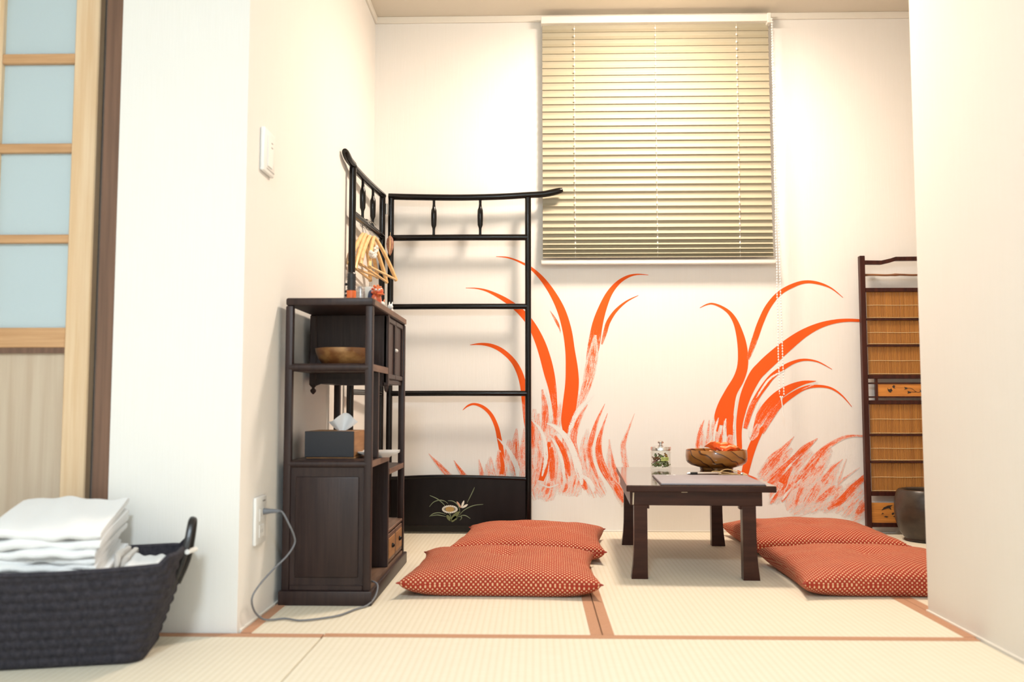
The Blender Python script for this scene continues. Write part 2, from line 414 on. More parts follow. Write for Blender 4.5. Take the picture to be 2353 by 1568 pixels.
# mural strokes in metres on the back wall: (clump, colour, dryness, [(x, z, half width)])
MURAL = [
    (0,'o',0.668,[(-0.0,0.558,0.0141),(-0.004,0.438,0.0302),(-0.008,0.319,0.0382),(-0.005,0.2,0.0342),(0.007,0.141,0.0201)]),
    (0,'o',0.652,[(0.068,0.538,0.0161),(0.068,0.418,0.0443),(0.067,0.299,0.0603),(0.059,0.191,0.0603),(0.067,0.137,0.0302)]),
    (0,'o',0.668,[(0.144,0.468,0.0181),(0.159,0.359,0.0463),(0.175,0.26,0.0563),(0.19,0.161,0.0302)]),
    (0,'o',0.715,[(0.244,0.468,0.0101),(0.235,0.359,0.0342),(0.246,0.25,0.0402),(0.274,0.152,0.0241)]),
    (0,'o',0.715,[(0.343,0.419,0.006),(0.35,0.3,0.0221),(0.377,0.201,0.0262),(0.408,0.113,0.0161)]),
    (0,'o',0.699,[(-0.116,0.418,0.0101),(-0.112,0.339,0.0402),(-0.112,0.247,0.0603)]),
    (0,'o',0.73,[(-0.204,0.339,0.008),(-0.2,0.247,0.0402)]),
    (0,'o',0.668,[(-0.012,0.339,0.0101),(-0.005,0.269,0.0241),(-0.013,0.19,0.0221)]),
    (0,'o',0.691,[(0.127,0.299,0.0201),(0.143,0.23,0.0503),(0.135,0.161,0.0362)]),
    (0,'o',0.707,[(0.213,0.339,0.0141),(0.203,0.25,0.0402),(0.178,0.161,0.0262)]),
    (0,'o',0.684,[(0.067,0.25,0.0221),(0.051,0.19,0.0523),(0.035,0.141,0.0362)]),
    (0,'o',0.73,[(0.258,0.28,0.0121),(0.286,0.211,0.0322),(0.317,0.158,0.0221)]),
    (0,'o',0.668,[(0.12,0.588,0.008),(0.104,0.518,0.0241),(0.088,0.438,0.0241)]),
    (0,'o',0.684,[(0.02,0.538,0.0101),(0.008,0.468,0.0262),(0.016,0.398,0.0201)]),
    (0,'o',0.668,[(0.201,0.628,0.0121),(0.188,0.568,0.0181),(0.168,0.488,0.0141)]),
    (0,'o',0,[(-0.178,1.267,0.001),(-0.127,1.263,0.003),(-0.076,1.246,0.004),(-0.019,1.215,0.006),(0.035,1.164,0.0101),(0.086,1.092,0.0141),(0.126,1.011,0.0181),(0.152,0.92,0.0201),(0.165,0.829,0.0211),(0.173,0.738,0.0272),(0.173,0.666,0.0302),(0.162,0.578,0.0302),(0.152,0.502,0.0282),(0.148,0.446,0.0141)]),
    (0,'o',(0,0.317),[(-0.319,1.12,0.001),(-0.269,1.118,0.0025),(-0.218,1.106,0.005),(-0.157,1.077,0.0091),(-0.106,1.044,0.0121),(-0.056,1.001,0.0151),(-0.011,0.944,0.0171),(0.025,0.87,0.0211),(0.049,0.799,0.0231),(0.067,0.728,0.0231),(0.082,0.658,0.0181),(0.09,0.598,0.0141),(0.096,0.538,0.0111),(0.096,0.488,0.006)]),
    (0,'o',(0,0.395),[(-0.298,0.854,0.001),(-0.248,0.858,0.005),(-0.197,0.85,0.008),(-0.147,0.825,0.0101),(-0.1,0.781,0.0111),(-0.07,0.729,0.0131),(-0.052,0.668,0.0141),(-0.044,0.598,0.0141),(-0.034,0.518,0.0161),(-0.018,0.438,0.0181),(-0.004,0.379,0.008)]),
    (0,'o',(0.0,0.15),[(-0.331,0.552,0.001),(-0.307,0.572,0.004),(-0.277,0.58,0.005),(-0.237,0.566,0.007),(-0.201,0.532,0.008),(-0.175,0.478,0.0091),(-0.162,0.422,0.0101),(-0.152,0.368,0.0101),(-0.148,0.319,0.0091),(-0.152,0.279,0.005)]),
    (0,'o',(0,0.395),[(0.53,1.178,0.001),(0.48,1.181,0.003),(0.435,1.171,0.006),(0.389,1.142,0.0091),(0.348,1.092,0.0131),(0.317,1.025,0.0181),(0.293,0.95,0.0231),(0.276,0.859,0.0262),(0.264,0.789,0.0231),(0.251,0.734,0.0121)]),
    (0,'o',0.528,[(0.282,0.899,0.008),(0.27,0.799,0.0241),(0.249,0.698,0.0241),(0.229,0.628,0.0181),(0.208,0.568,0.008)]),
    (0,'o',(0.05,0.473),[(0.483,1.083,0.001),(0.428,1.055,0.004),(0.378,1.012,0.007),(0.343,0.96,0.0091),(0.327,0.909,0.0091),(0.312,0.855,0.004)]),
    (0,'o',0.317,[(0.073,1.013,0.001),(0.09,0.985,0.004),(0.106,0.956,0.006),(0.118,0.928,0.003),(0.121,0.908,0.001)]),
    (0,'o',0.434,[(0.036,0.648,0.005),(0.048,0.568,0.0141),(0.048,0.498,0.0151),(0.038,0.442,0.008)]),
    (0,'o',0.2,[(0.094,0.434,0.006),(0.123,0.379,0.0141),(0.147,0.309,0.0151),(0.161,0.25,0.006)]),
    (0,'o',0.12,[(0.068,0.406,0.006),(0.057,0.339,0.0161),(0.041,0.279,0.0201),(0.029,0.23,0.0121)]),
    (0,'o',0.2,[(0.076,0.383,0.008),(0.081,0.309,0.0131),(0.079,0.228,0.008)]),
    (0,'o',0.239,[(-0.02,0.508,0.0121),(-0.012,0.458,0.0121),(-0.008,0.418,0.005)]),
    (0,'o',0.574,[(0.008,0.438,0.006),(0.024,0.339,0.0131),(0.007,0.24,0.0121),(-0.009,0.19,0.008)]),
    (0,'o',0.434,[(0.244,0.578,0.003),(0.198,0.502,0.0141),(0.178,0.423,0.0161),(0.189,0.359,0.0141),(0.217,0.28,0.0091)]),
    (0,'o',0.372,[(0.324,0.582,0.0015),(0.29,0.508,0.007),(0.267,0.438,0.0111),(0.253,0.379,0.0121),(0.259,0.319,0.0101),(0.276,0.27,0.0091),(0.294,0.232,0.004)]),
    (0,'o',0.34,[(0.336,0.538,0.0015),(0.311,0.468,0.006),(0.297,0.409,0.0121),(0.295,0.349,0.0161),(0.314,0.29,0.0171),(0.342,0.24,0.0161),(0.373,0.185,0.0101)]),
    (0,'o',0.434,[(0.351,0.375,0.002),(0.358,0.316,0.008),(0.374,0.256,0.0101),(0.381,0.221,0.006)]),
    (0,'o',0.559,[(0.46,0.538,0.0015),(0.433,0.468,0.005),(0.409,0.403,0.0121),(0.408,0.349,0.0141),(0.421,0.284,0.0161)]),
    (0,'o',0.372,[(0.357,0.231,0.0101),(0.389,0.178,0.0181),(0.408,0.132,0.0121)]),
    (0,'o',0.239,[(0.199,0.274,0.005),(0.218,0.234,0.0141),(0.236,0.189,0.0091)]),
    (0,'o',0.395,[(0.147,0.22,0.004),(0.143,0.193,0.008),(0.129,0.177,0.003)]),
    (0,'o',0.317,[(0.067,0.22,0.007),(0.059,0.185,0.0091),(0.051,0.169,0.005)]),
    (0,'o',0.45,[(-0.487,0.352,0.0015),(-0.437,0.298,0.0101),(-0.388,0.247,0.0151)]),
    (0,'o',0.395,[(-0.371,0.322,0.0015),(-0.346,0.283,0.008),(-0.32,0.247,0.0131)]),
    (0,'o',0.528,[(-0.256,0.327,0.003),(-0.24,0.247,0.0141)]),
    (0,'o',0.652,[(-0.22,0.307,0.008),(-0.204,0.247,0.0241)]),
    (0,'o',0.512,[(-0.164,0.37,0.006),(-0.156,0.309,0.0221),(-0.152,0.247,0.0302)]),
    (0,'o',0.512,[(-0.082,0.468,0.004),(-0.09,0.378,0.0221),(-0.084,0.299,0.0302),(-0.076,0.248,0.0302)]),
    (0,'o',0.59,[(-0.046,0.468,0.006),(-0.052,0.359,0.0161),(-0.05,0.24,0.0161)]),
    (0,'o',0.15,[(-0.156,0.359,0.005),(-0.146,0.303,0.008),(-0.152,0.259,0.0091)]),
    (0,'c',0.24,[(0.056,0.492,0.0024),(0.094,0.476,0.0089),(0.144,0.428,0.0129),(0.179,0.359,0.0145),(0.203,0.276,0.0161),(0.218,0.211,0.0064)]),
    (0,'c',0.32,[(0.277,0.622,0.0032),(0.226,0.578,0.0097),(0.184,0.518,0.0113),(0.156,0.434,0.0089)]),
    (0,'c',0.32,[(-0.02,0.512,0.0024),(0.024,0.468,0.0064),(0.044,0.418,0.0089),(0.051,0.329,0.0105),(0.035,0.25,0.0048)]),
    (0,'c',0.27,[(-0.17,0.422,0.0016),(-0.126,0.378,0.008),(-0.086,0.303,0.0113),(-0.072,0.244,0.0113)]),
    (0,'c',0.37,[(0.068,0.438,0.004),(0.106,0.379,0.0072),(0.127,0.309,0.0089),(0.137,0.22,0.0064)]),
    (0,'c',0.47,[(0.048,0.658,0.0024),(0.068,0.588,0.0072),(0.076,0.488,0.0064)]),
    (0,'c',0.42,[(0.067,0.319,0.0016),(0.059,0.24,0.0032),(0.051,0.21,0.0024)]),
    (0,'c',0.32,[(0.207,0.26,0.0024),(0.246,0.23,0.0113),(0.274,0.181,0.0145)]),
    (0,'c',0.37,[(0.023,0.216,0.0048),(0.067,0.2,0.0032),(0.113,0.216,0.004)]),
    (1,'o',0.652,[(1.174,0.38,0.0121),(1.114,0.311,0.0402),(1.063,0.232,0.0443)]),
    (1,'o',0.621,[(1.263,0.37,0.0141),(1.192,0.291,0.0503),(1.121,0.203,0.0563),(1.081,0.134,0.0262)]),
    (1,'o',0.637,[(1.352,0.38,0.0141),(1.271,0.292,0.0543),(1.2,0.193,0.0644),(1.159,0.105,0.0302)]),
    (1,'o',0.699,[(1.389,0.321,0.0121),(1.328,0.233,0.0463),(1.267,0.144,0.0563),(1.217,0.086,0.0241)]),
    (1,'o',0.699,[(1.495,0.243,0.0141),(1.425,0.174,0.0402),(1.354,0.096,0.0402)]),
    (1,'o',0.699,[(1.512,0.145,0.0161),(1.471,0.086,0.0342),(1.432,0.057,0.0201)]),
    (1,'o',0.668,[(0.761,0.489,0.006),(0.764,0.38,0.0241)]),
    (1,'o',0.668,[(0.831,0.518,0.0141),(0.823,0.37,0.0402)]),
    (1,'o',0.746,[(1.396,0.213,0.0302),(1.336,0.154,0.0664),(1.296,0.096,0.0402)]),
    (1,'o',0.746,[(1.5,0.194,0.0201),(1.447,0.135,0.0463),(1.393,0.071,0.0262)]),
    (1,'o',0.762,[(1.249,0.193,0.0402),(1.204,0.134,0.0744),(1.158,0.085,0.0402)]),
    (1,'o',0.715,[(1.134,0.321,0.0201),(1.07,0.271,0.0443),(1.024,0.232,0.0262)]),
    (1,'o',0.707,[(1.341,0.36,0.0201),(1.28,0.282,0.0463),(1.21,0.193,0.0563)]),
    (1,'o',(0,0.15),[(0.765,1.024,0.001),(0.799,1.04,0.003),(0.829,1.042,0.004),(0.873,1.023,0.006),(0.909,0.991,0.0091),(0.936,0.938,0.0131),(0.956,0.852,0.0201),(0.958,0.764,0.0231),(0.939,0.698,0.0241),(0.902,0.634,0.0262),(0.878,0.57,0.0362),(0.865,0.514,0.0402),(0.86,0.483,0.0262)]),
    (1,'o',(0,0.278),[(1.422,1.07,0.001),(1.37,1.113,0.003),(1.311,1.137,0.006),(1.251,1.143,0.007),(1.191,1.125,0.0091),(1.13,1.089,0.0101),(1.079,1.029,0.0121),(1.044,0.958,0.0131),(1.018,0.888,0.0131),(1.0,0.838,0.0111),(0.981,0.786,0.006)]),
    (1,'o',(0,0.1),[(1.525,0.961,0.006),(1.445,0.965,0.007),(1.376,0.958,0.0091),(1.306,0.938,0.0131),(1.235,0.902,0.0191),(1.165,0.851,0.0251),(1.094,0.791,0.0282),(1.048,0.748,0.0282),(1.011,0.706,0.0272),(0.968,0.618,0.0231),(0.942,0.518,0.0161),(0.935,0.453,0.0121),(0.936,0.38,0.0111),(0.936,0.311,0.0101)]),
    (1,'o',(0,0.317),[(1.364,0.739,0.001),(1.302,0.773,0.003),(1.243,0.783,0.005),(1.193,0.773,0.007),(1.143,0.747,0.0101),(1.092,0.708,0.0121),(1.056,0.664,0.0131),(1.021,0.614,0.0121),(0.988,0.548,0.0121),(0.963,0.469,0.0091)]),
    (1,'o',(0,0.395),[(1.449,0.568,0.001),(1.407,0.618,0.003),(1.358,0.652,0.0045),(1.299,0.662,0.006),(1.24,0.654,0.008),(1.18,0.622,0.0111),(1.119,0.574,0.0131),(1.075,0.514,0.0141),(1.038,0.449,0.0101)]),
    (1,'o',(0.1,0.356),[(1.29,0.685,0.001),(1.23,0.677,0.0091),(1.171,0.654,0.0151),(1.11,0.614,0.0201),(1.06,0.558,0.0231),(1.023,0.503,0.0201),(0.996,0.455,0.0121)]),
    (1,'o',(0.12,0.0),[(1.046,0.475,0.008),(1.01,0.419,0.0151),(0.985,0.36,0.0171),(0.97,0.311,0.0171),(0.957,0.257,0.0151)]),
    (1,'o',0.528,[(1.023,0.489,0.008),(1.008,0.449,0.0161),(0.99,0.415,0.0101)]),
    (1,'o',0.395,[(0.777,0.508,0.002),(0.753,0.439,0.008),(0.744,0.37,0.0101)]),
    (1,'o',0.629,[(0.801,0.508,0.004),(0.785,0.37,0.0111)]),
    (1,'o',0.629,[(0.829,0.489,0.006),(0.819,0.37,0.0161)]),
    (1,'o',0.239,[(0.854,0.443,0.005),(0.845,0.37,0.0141)]),
    (1,'o',0.1,[(0.841,0.508,0.0121),(0.83,0.455,0.008)]),
    (1,'o',0.2,[(0.876,0.502,0.0091),(0.86,0.439,0.007)]),
    (1,'o',0.15,[(0.899,0.528,0.0161),(0.896,0.459,0.0171),(0.891,0.415,0.0101)]),
    (1,'o',0.512,[(0.899,0.439,0.0161),(0.89,0.368,0.0201)]),
    (1,'o',0.473,[(1.185,0.433,0.0015),(1.139,0.38,0.0121),(1.086,0.321,0.0262),(1.034,0.248,0.0201)]),
    (1,'o',0.301,[(1.29,0.424,0.002),(1.234,0.38,0.0141),(1.185,0.331,0.0151),(1.125,0.272,0.0221),(1.063,0.218,0.0201)]),
    (1,'o',0.434,[(1.51,0.434,0.005),(1.432,0.434,0.007),(1.372,0.41,0.0091),(1.322,0.376,0.0131),(1.282,0.331,0.0231),(1.231,0.268,0.0322),(1.187,0.219,0.0262)]),
    (1,'o',0.395,[(1.401,0.329,0.002),(1.351,0.284,0.007),(1.313,0.237,0.0091),(1.297,0.215,0.004)]),
    (1,'o',0.239,[(1.177,0.301,0.006),(1.144,0.254,0.0141),(1.122,0.211,0.0201),(1.087,0.16,0.0121)]),
    (1,'o',0.434,[(1.122,0.222,0.0141),(1.093,0.167,0.0121),(1.071,0.128,0.005)]),
    (1,'o',0.372,[(1.167,0.217,0.0151),(1.142,0.168,0.0101),(1.122,0.136,0.004)]),
    (1,'o',0.434,[(1.224,0.215,0.0171),(1.197,0.164,0.0101),(1.184,0.113,0.004)]),
    (1,'o',0.434,[(1.363,0.211,0.0091),(1.319,0.166,0.0161),(1.271,0.135,0.0091)]),
    (1,'o',0.629,[(1.299,0.233,0.0181),(1.256,0.164,0.0302),(1.228,0.125,0.0161)]),
    (1,'o',0.262,[(1.505,0.255,0.0121),(1.445,0.202,0.0141),(1.395,0.149,0.0151),(1.329,0.105,0.008)]),
    (1,'o',0.434,[(1.506,0.135,0.0141),(1.478,0.102,0.0201),(1.454,0.082,0.0101)]),
    (1,'o',0.684,[(1.453,0.125,0.008),(1.412,0.076,0.0141)]),
    (1,'o',0.668,[(1.419,0.331,0.003),(1.377,0.223,0.007)]),
    (1,'o',0.707,[(1.477,0.292,0.003),(1.407,0.243,0.005),(1.367,0.203,0.006)]),
    (1,'c',0.27,[(1.034,0.588,0.0024),(1.014,0.548,0.0056),(0.995,0.489,0.008),(0.982,0.429,0.0064)]),
    (1,'c',0.37,[(1.154,0.737,0.0024),(1.086,0.702,0.0048),(1.042,0.648,0.0048),(1.017,0.608,0.0024)]),
    (1,'c',0.32,[(0.843,0.518,0.0032),(0.828,0.469,0.0056),(0.819,0.399,0.0048)]),
    (1,'c',0.32,[(0.877,0.514,0.0032),(0.868,0.459,0.0072),(0.873,0.399,0.0048)]),
    (1,'c',0.42,[(1.112,0.199,0.0024),(1.081,0.16,0.0048),(1.059,0.124,0.004)]),
    (1,'c',0.42,[(1.171,0.203,0.004),(1.14,0.168,0.0064),(1.124,0.144,0.004)]),
    (1,'c',0.47,[(1.223,0.36,0.0024),(1.163,0.301,0.0048),(1.127,0.258,0.004)]),
    (1,'c',0.47,[(1.268,0.351,0.0032),(1.222,0.297,0.0064),(1.188,0.258,0.004)]),
    (1,'c',0.37,[(1.215,0.242,0.0016),(1.191,0.219,0.0032)]),
    (1,'c',0.42,[(0.942,0.648,0.0024),(0.925,0.578,0.004),(0.912,0.479,0.0048),(0.91,0.38,0.0048)]),
    (1,'c',0.47,[(1.24,0.67,0.0016),(1.3,0.679,0.0032),(1.224,0.646,0.0024)]),
]
# ------------------------------------------------------------------ the room
XL, XR, YB, YF, ZC = -0.755, 1.103, 4.144, 2.30, 2.42
floor = structure('floor', MB().box(-2.3, 2.8, -1.7, 4.25, -0.12, -0.032), 'floor_board')
structure('ceiling', MB().box(-2.3, 2.8, -1.7, 4.25, ZC, ZC + 0.08), 'ceiling_paint')
structure('wall_back', MB().box(XL - 0.1, 2.8, YB, YB + 0.1, -0.03, ZC), 'wallpaper')
structure('wall_left', MB().box(XL - 0.1, XL, YF + 0.1, YB, -0.03, ZC), 'wallpaper')
structure('wall_front_left', MB().box(-1.098, XL, YF, YF + 0.1, -0.03, ZC), 'wallpaper')
structure('wall_right', MB().box(XR, XR + 0.12, -1.6, 2.592, -0.03, ZC, 0.003, 2), 'wallpaper')
structure('wall_right_return', MB().box(XR + 0.12, 2.8, 2.49, 2.592, -0.03, ZC), 'wallpaper')
structure('wall_far_right', MB().box(2.7, 2.8, 2.592, YB, -0.03, ZC), 'wallpaper')
structure('wall_rear', MB().box(-2.3, XR + 0.12, -1.7, -1.6, -0.03, ZC), 'wallpaper')
structure('wall_far_left', MB().box(-2.3, -2.2, -1.6, YF + 0.1, -0.03, ZC), 'wallpaper')
structure('wall_above_door', MB().box(-2.2, -1.098, YF, YF + 0.1, 2.02, ZC), 'wallpaper')
# crown moulding
structure('trim_1', MB().box(XL, 2.7, YB - 0.012, YB, 2.389, ZC, 0.002), 'trim_white')
structure('trim_2', MB().box(XL, XL + 0.012, YF + 0.11, YB - 0.012, 2.389, ZC, 0.002), 'trim_white')
structure('baseboard_left', MB().box(XL, XL + 0.006, YF + 0.02, YB, -0.03, 0.006, 0.001), 'trim_white')
structure('baseboard_back', MB().box(XL + 0.006, 2.7, YB - 0.006, YB, -0.03, 0.006, 0.001), 'trim_white')
structure('baseboard_right', MB().box(XR - 0.005, XR, -1.6, 2.592, -0.03, 0.005, 0.001), 'trim_white')
# door jamb and its groove
structure('trim_3', MB().box(-1.139, -1.096, YF - 0.003, YF + 0.12, -0.03, 2.02, 0.003), 'jamb_wood')
structure('trim_4', MB().box(-1.215, -1.139, YF + 0.078, YF + 0.12, -0.03, 2.02), 'jamb_groove')
structure('trim_5', MB().box(-2.2, -1.143, YF - 0.012, YF + 0.12, 1.975, 2.02, 0.003), 'jamb_wood')

# sliding door: cedar stiles, bars and frosted panes above a wooden panel
door = thing('door_1', None, None, (-1.55, YF + 0.05, 0)); door['kind'] = 'structure'
dy0, dy1 = YF + 0.045, YF + 0.073
for x0, x1 in ((-1.247, -1.180), (-1.510, -1.447), (-1.777, -1.710)):
    MB().box(x0, x1, dy0 - 0.002, dy1 + 0.002, -0.02, 1.97, 0.003).build('stile', 'door_cedar', door)
zb = [0.73, 1.011, 1.258, 1.505, 1.752, 1.92]
zt = [0.783, 1.034, 1.283, 1.532, 1.777, 1.97]
for c0, c1 in ((-1.447, -1.247), (-1.710, -1.510)):
    for k in range(6):
        MB().box(c0, c1, dy0 + 0.001, dy1, zb[k], zt[k], 0.002).build('mid_rail' if k == 0 else ('top_rail' if k == 5 else 'glazing_bar'), 'door_bar_cedar', door)
        if k < 5:
            MB().box(c0, c1, dy0 + 0.015, dy0 + 0.020, zt[k], zb[k + 1]).build('pane', 'frosted_glass', door)
    MB().box(c0, c1, dy0 + 0.001, dy1, -0.02, 0.06, 0.002).build('bottom_rail', 'door_bar_cedar', door)
    MB().box(c0, c1, dy0 + 0.012, dy0 + 0.020, 0.06, 0.715).build('wood_panel', 'door_panel_wood', door)
    MB().box(c0, c1, dy0 + 0.003, dy1 - 0.002, 0.715, 0.73).build('moulding', 'jamb_wood', door)
structure('wall_behind_door', MB().box(-2.2, -1.098, YF + 0.25, YF + 0.3, -0.03, ZC), 'wallpaper')

# tatami mats: each a mat with two cloth edges
def tatami(x0, x1, y0, y1, along, w=0.029, edges=(1, 1)):
    g = 0.0012
    m = MB().box(x0 + g, x1 - g, y0 + g, y1 - g, -0.032, 0.0, 0.002).build('tatami_mat', 'tatami', floor)
    spans = []
    if along == 'y':
        if edges[0]: spans.append((x0 + g, x0 + w, y0 + g, y1 - g))
        if edges[1]: spans.append((x1 - w, x1 - g, y0 + g, y1 - g))
    else:
        if edges[0]: spans.append((x0 + g, x1 - g, y0 + g, y0 + w))
        if edges[1]: spans.append((x0 + g, x1 - g, y1 - w, y1 - g))
    for s in spans:
        MB().box(s[0], s[1], s[2], s[3], -0.030, 0.0016, 0.0008).build('cloth_edge', 'heri', m)
tatami(XL + 0.006, 0.170, 2.303, YB - 0.006, 'y', 0.030)
tatami(0.170, XR - 0.004, 2.303, YB - 0.006, 'y', 0.030)
tatami(XR - 0.004, 2.03, 2.594, YB - 0.006, 'y', 0.030)
tatami(2.03, 2.69, 2.594, YB - 0.006, 'y', 0.030)
tatami(-0.531, XR - 0.010, 1.385, 2.302, 'x', 0.032)
tatami(-2.19, -0.531, 1.385, 2.297, 'x', 0.032)
tatami(-0.531, XR - 0.010, 0.47, 1.385, 'x', 0.032)
tatami(-2.19, -0.531, 0.47, 1.385, 'x', 0.032)
tatami(-0.531, XR - 0.010, -1.59, 0.47, 'y', 0.032)
tatami(-2.19, -0.531, -1.59, 0.47, 'y', 0.032)

# ------------------------------------------------------------------ lamps of the two rooms (their own light)
def ceiling_lamp(name, label, loc, rad, spec, dome=0.045):
    t = thing(name, label, 'lamp', loc)
    x, y, z = loc
    MB().lathe([(0.10, 0.0), (0.10, -0.02), (rad * 0.95, -0.035), (rad, -0.045), (rad, -0.06)][::-1], 40, T(x, y, z)).build('base_plate', 'lamp_metal', t)
    m, nt, b = _nodes(name + '_diffuser')
    em = N(nt, 'ShaderNodeEmission'); em.inputs[0].default_value = rgba(spec['color']); em.inputs[1].default_value = spec['strength']
    nt.links.new(em.outputs[0], nt.nodes['Material Output'].inputs['Surface'])
    pr = [(rad * math.cos(a) * 0.98, -0.062 - dome * math.sin(a)) for a in [k * math.pi / 2 / 6 for k in range(6)]] + [(0.01, -0.062 - dome)]
    MB().lathe(pr[::-1], 40, T(x, y, z)).build('diffuser', name + '_diffuser', t)
    return t
ceiling_lamp('ceiling_lamp', 'warm white round ceiling lamp above the low table, out of view', (0.55, 3.47, ZC), 0.165, ALCOVE_LAMP, 0.032)
ceiling_lamp('room_lamp', 'cool white round ceiling lamp of the front room, out of view', (-0.25, -0.45, ZC), 0.22, ROOM_LAMP)

# ------------------------------------------------------------------ mural
def mural_stroke(parent, col, dry, pts, layer):
    sp = spline(pts, 5)
    d0, d1 = dry if isinstance(dry, tuple) else (dry, dry)
    y = YB - 0.0003 - layer * 0.000012
    vs, uvs, ds = [], [], []; L = len(sp); run = 0.0
    cols = (-1.0, -0.6, 0.0, 0.6, 1.0)
    seed = random.uniform(0, 50)
    for i, (x, z, w) in enumerate(sp):
        a = sp[max(i - 1, 0)]; b = sp[min(i + 1, L - 1)]
        tx, tz = b[0] - a[0], b[1] - a[1]; n = math.hypot(tx, tz) or 1
        nx, nz = -tz / n, tx / n
        if i: run += math.hypot(x - sp[i - 1][0], z - sp[i - 1][1])
        t = i / (L - 1)
        d = d0 + (d1 - d0) * max(0.0, (t - 0.5) * 2) if isinstance(dry, tuple) else d0
        if not isinstance(dry, tuple) and d0 > 0.15: d = d0 + 0.25 * (abs(t - 0.5) * 2) ** 3
        for c in cols:
            vs.append((x + nx * w * c * 1.05, y, z + nz * w * c * 1.05)); uvs.append((run + seed, c)); ds.append(d)
    k = len(cols); fs = [(i * k + j, i * k + j + 1, (i + 1) * k + j + 1, (i + 1) * k + j) for i in range(L - 1) for j in range(k - 1)]
    inv = world_of(parent).inverted()
    me = bpy.data.meshes.new('brush_stroke'); me.from_pydata([tuple(inv @ Vector(p)) for p in vs], [], fs)
    uvl = me.uv_layers.new(name='UVMap')
    for lp in me.loops: uvl.data[lp.index].uv = uvs[lp.vertex_index]
    at = me.attributes.new('dry', 'FLOAT', 'POINT')
    for i, d in enumerate(ds): at.data[i].value = d
    me.materials.append(MATS['paint_orange' if col == 'o' else 'paint_cream'])
    o = bpy.data.objects.new('brush_stroke', me); COL.objects.link(o); o.parent = parent
    return o
mural_l = thing('grass_mural', 'orange brush-painted grass tuft on the wall behind the black rack', 'mural', (0.15, YB, 0.15))
mural_r = thing('grass_mural', 'orange brush-painted grass tuft on the wall behind the low table and bamboo screen', 'mural', (1.05, YB, 0.15))
for i, (cl, colr, dry, pts) in enumerate(MURAL):
    mural_stroke(mural_r if cl else mural_l, colr, dry, pts, i)
# ------------------------------------------------------------------ venetian blind
bl = thing('venetian_blind', 'beige venetian blind with closed slats hung on the back wall', 'blind', (0.567, 4.10, 1.22))
BX0, BX1, BY = 0.034, 1.100, 4.106
MB().box(BX0, BX1, BY - 0.028, BY + 0.022, 2.357, 2.391, 0.002).build('headrail', 'blind_rail', bl)
MB().box(BX1 - 0.015, BX1 + 0.003, BY - 0.032, BY + 0.022, 2.348, 2.396, 0.003).build('end_bracket', 'blind_rail', bl)
for bx in (0.10, 0.55, 1.02):
    MB().box(bx - 0.02, bx + 0.02, BY + 0.0, YB - 0.012, 2.392, 2.398).build('mounting_clip', 'plastic_grey', bl)
MB().box(BX0 - 0.002, BX1 + 0.006, BY - 0.016, BY + 0.016, 1.222, 1.243, 0.004, 2).build('bottom_rail', 'blind_rail', bl)
zs = []; z = 2.338
for k in range(26): zs.append(z); z -= 0.0345
for d in (0.0323, 0.031, 0.0295, 0.0256, 0.0236, 0.0226, 0.0197, 0.0185, 0.018): zs.append(z); z -= d
zs = [q for q in zs if q > 1.250]
def slat_mesh(tilt):
    """cross-section (y, z): steep upper part, lower lip flaring out into the room"""
    segs = [(0.006, 107), (0.006, 106), (0.006, 103), (0.003, 84), (0.006, 63), (0.006, 61), (0.006, 60)]
    p = (0.001, 0.021); line = [p]
    for l, ang in segs:
        a = R(ang) - (R(78) - tilt)
        p = (p[0] - l * math.cos(a), p[1] - l * math.sin(a)); line.append(p)
    return line + [(y + 0.0008, z - 0.0004) for y, z in line[::-1]]
sl_cache = {}
for i, q in enumerate(zs):
    t = R(78) if i < len(zs) - 9 else R(78 - 4.5 * (i - (len(zs) - 9)))
    key = round(t, 4)
    if key not in sl_cache:
        pl = slat_mesh(t); mb = MB().prism(pl, BX0 + 0.006, BX1 - 0.004, 'x')
        o = mb.build('slat', 'blind_slat', None, absolute=False); o.parent = bl; sl_cache[key] = o.data
    else:
        o = bpy.data.objects.new('slat', sl_cache[key]); COL.objects.link(o); o.parent = bl
    o.location = (-bl.location.x, BY - bl.location.y, q - bl.location.z)
for cx in (0.190, 0.568, 0.945):
    mb = MB().tube([(cx, BY - 0.0100, 2.357), (cx, BY - 0.0100, 1.243)], 0.0004, 5)
    for q in zs: mb.box(cx - 0.0026, cx + 0.0026, BY - 0.0085, BY - 0.0040, q - 0.005, q + 0.003)
    mb.build('ladder_cord', 'blind_cord', bl)
# bead chain and its tassel rod
mb = MB()
chain = [(1.095 + 0.001 * math.sin(k * 0.3), 4.044, 2.352 - 0.0128 * k) for k in range(136)]
chain2 = [(1.098 + 0.018 * (k / 136) ** 1.2, 4.046, 2.352 - 0.0128 * k) for k in range(136)]
for p in chain[:-1] + chain2: mb.sphere(p, 0.0038, 6, 4)
zz = chain[-1][2]
for k in range(1, 4): mb.sphere((1.095 + 0.0045 * k, 4.045, zz - 0.016 * math.sin(k * math.pi / 4)), 0.0038, 6, 4)
mb.tube(chain, 0.0011, 5); mb.tube(chain2, 0.0011, 5)
tag(mb.build('bead_chain', 'blind_cord', bl), kind='stuff')
MB().tube([(1.104, 4.045, zz - 0.012), (1.105, 4.045, zz - 0.03), (1.112, 4.045, zz - 0.10)], [0.006, 0.0025, 0.0032], 8).build('chain_weight', 'blind_cord', bl)

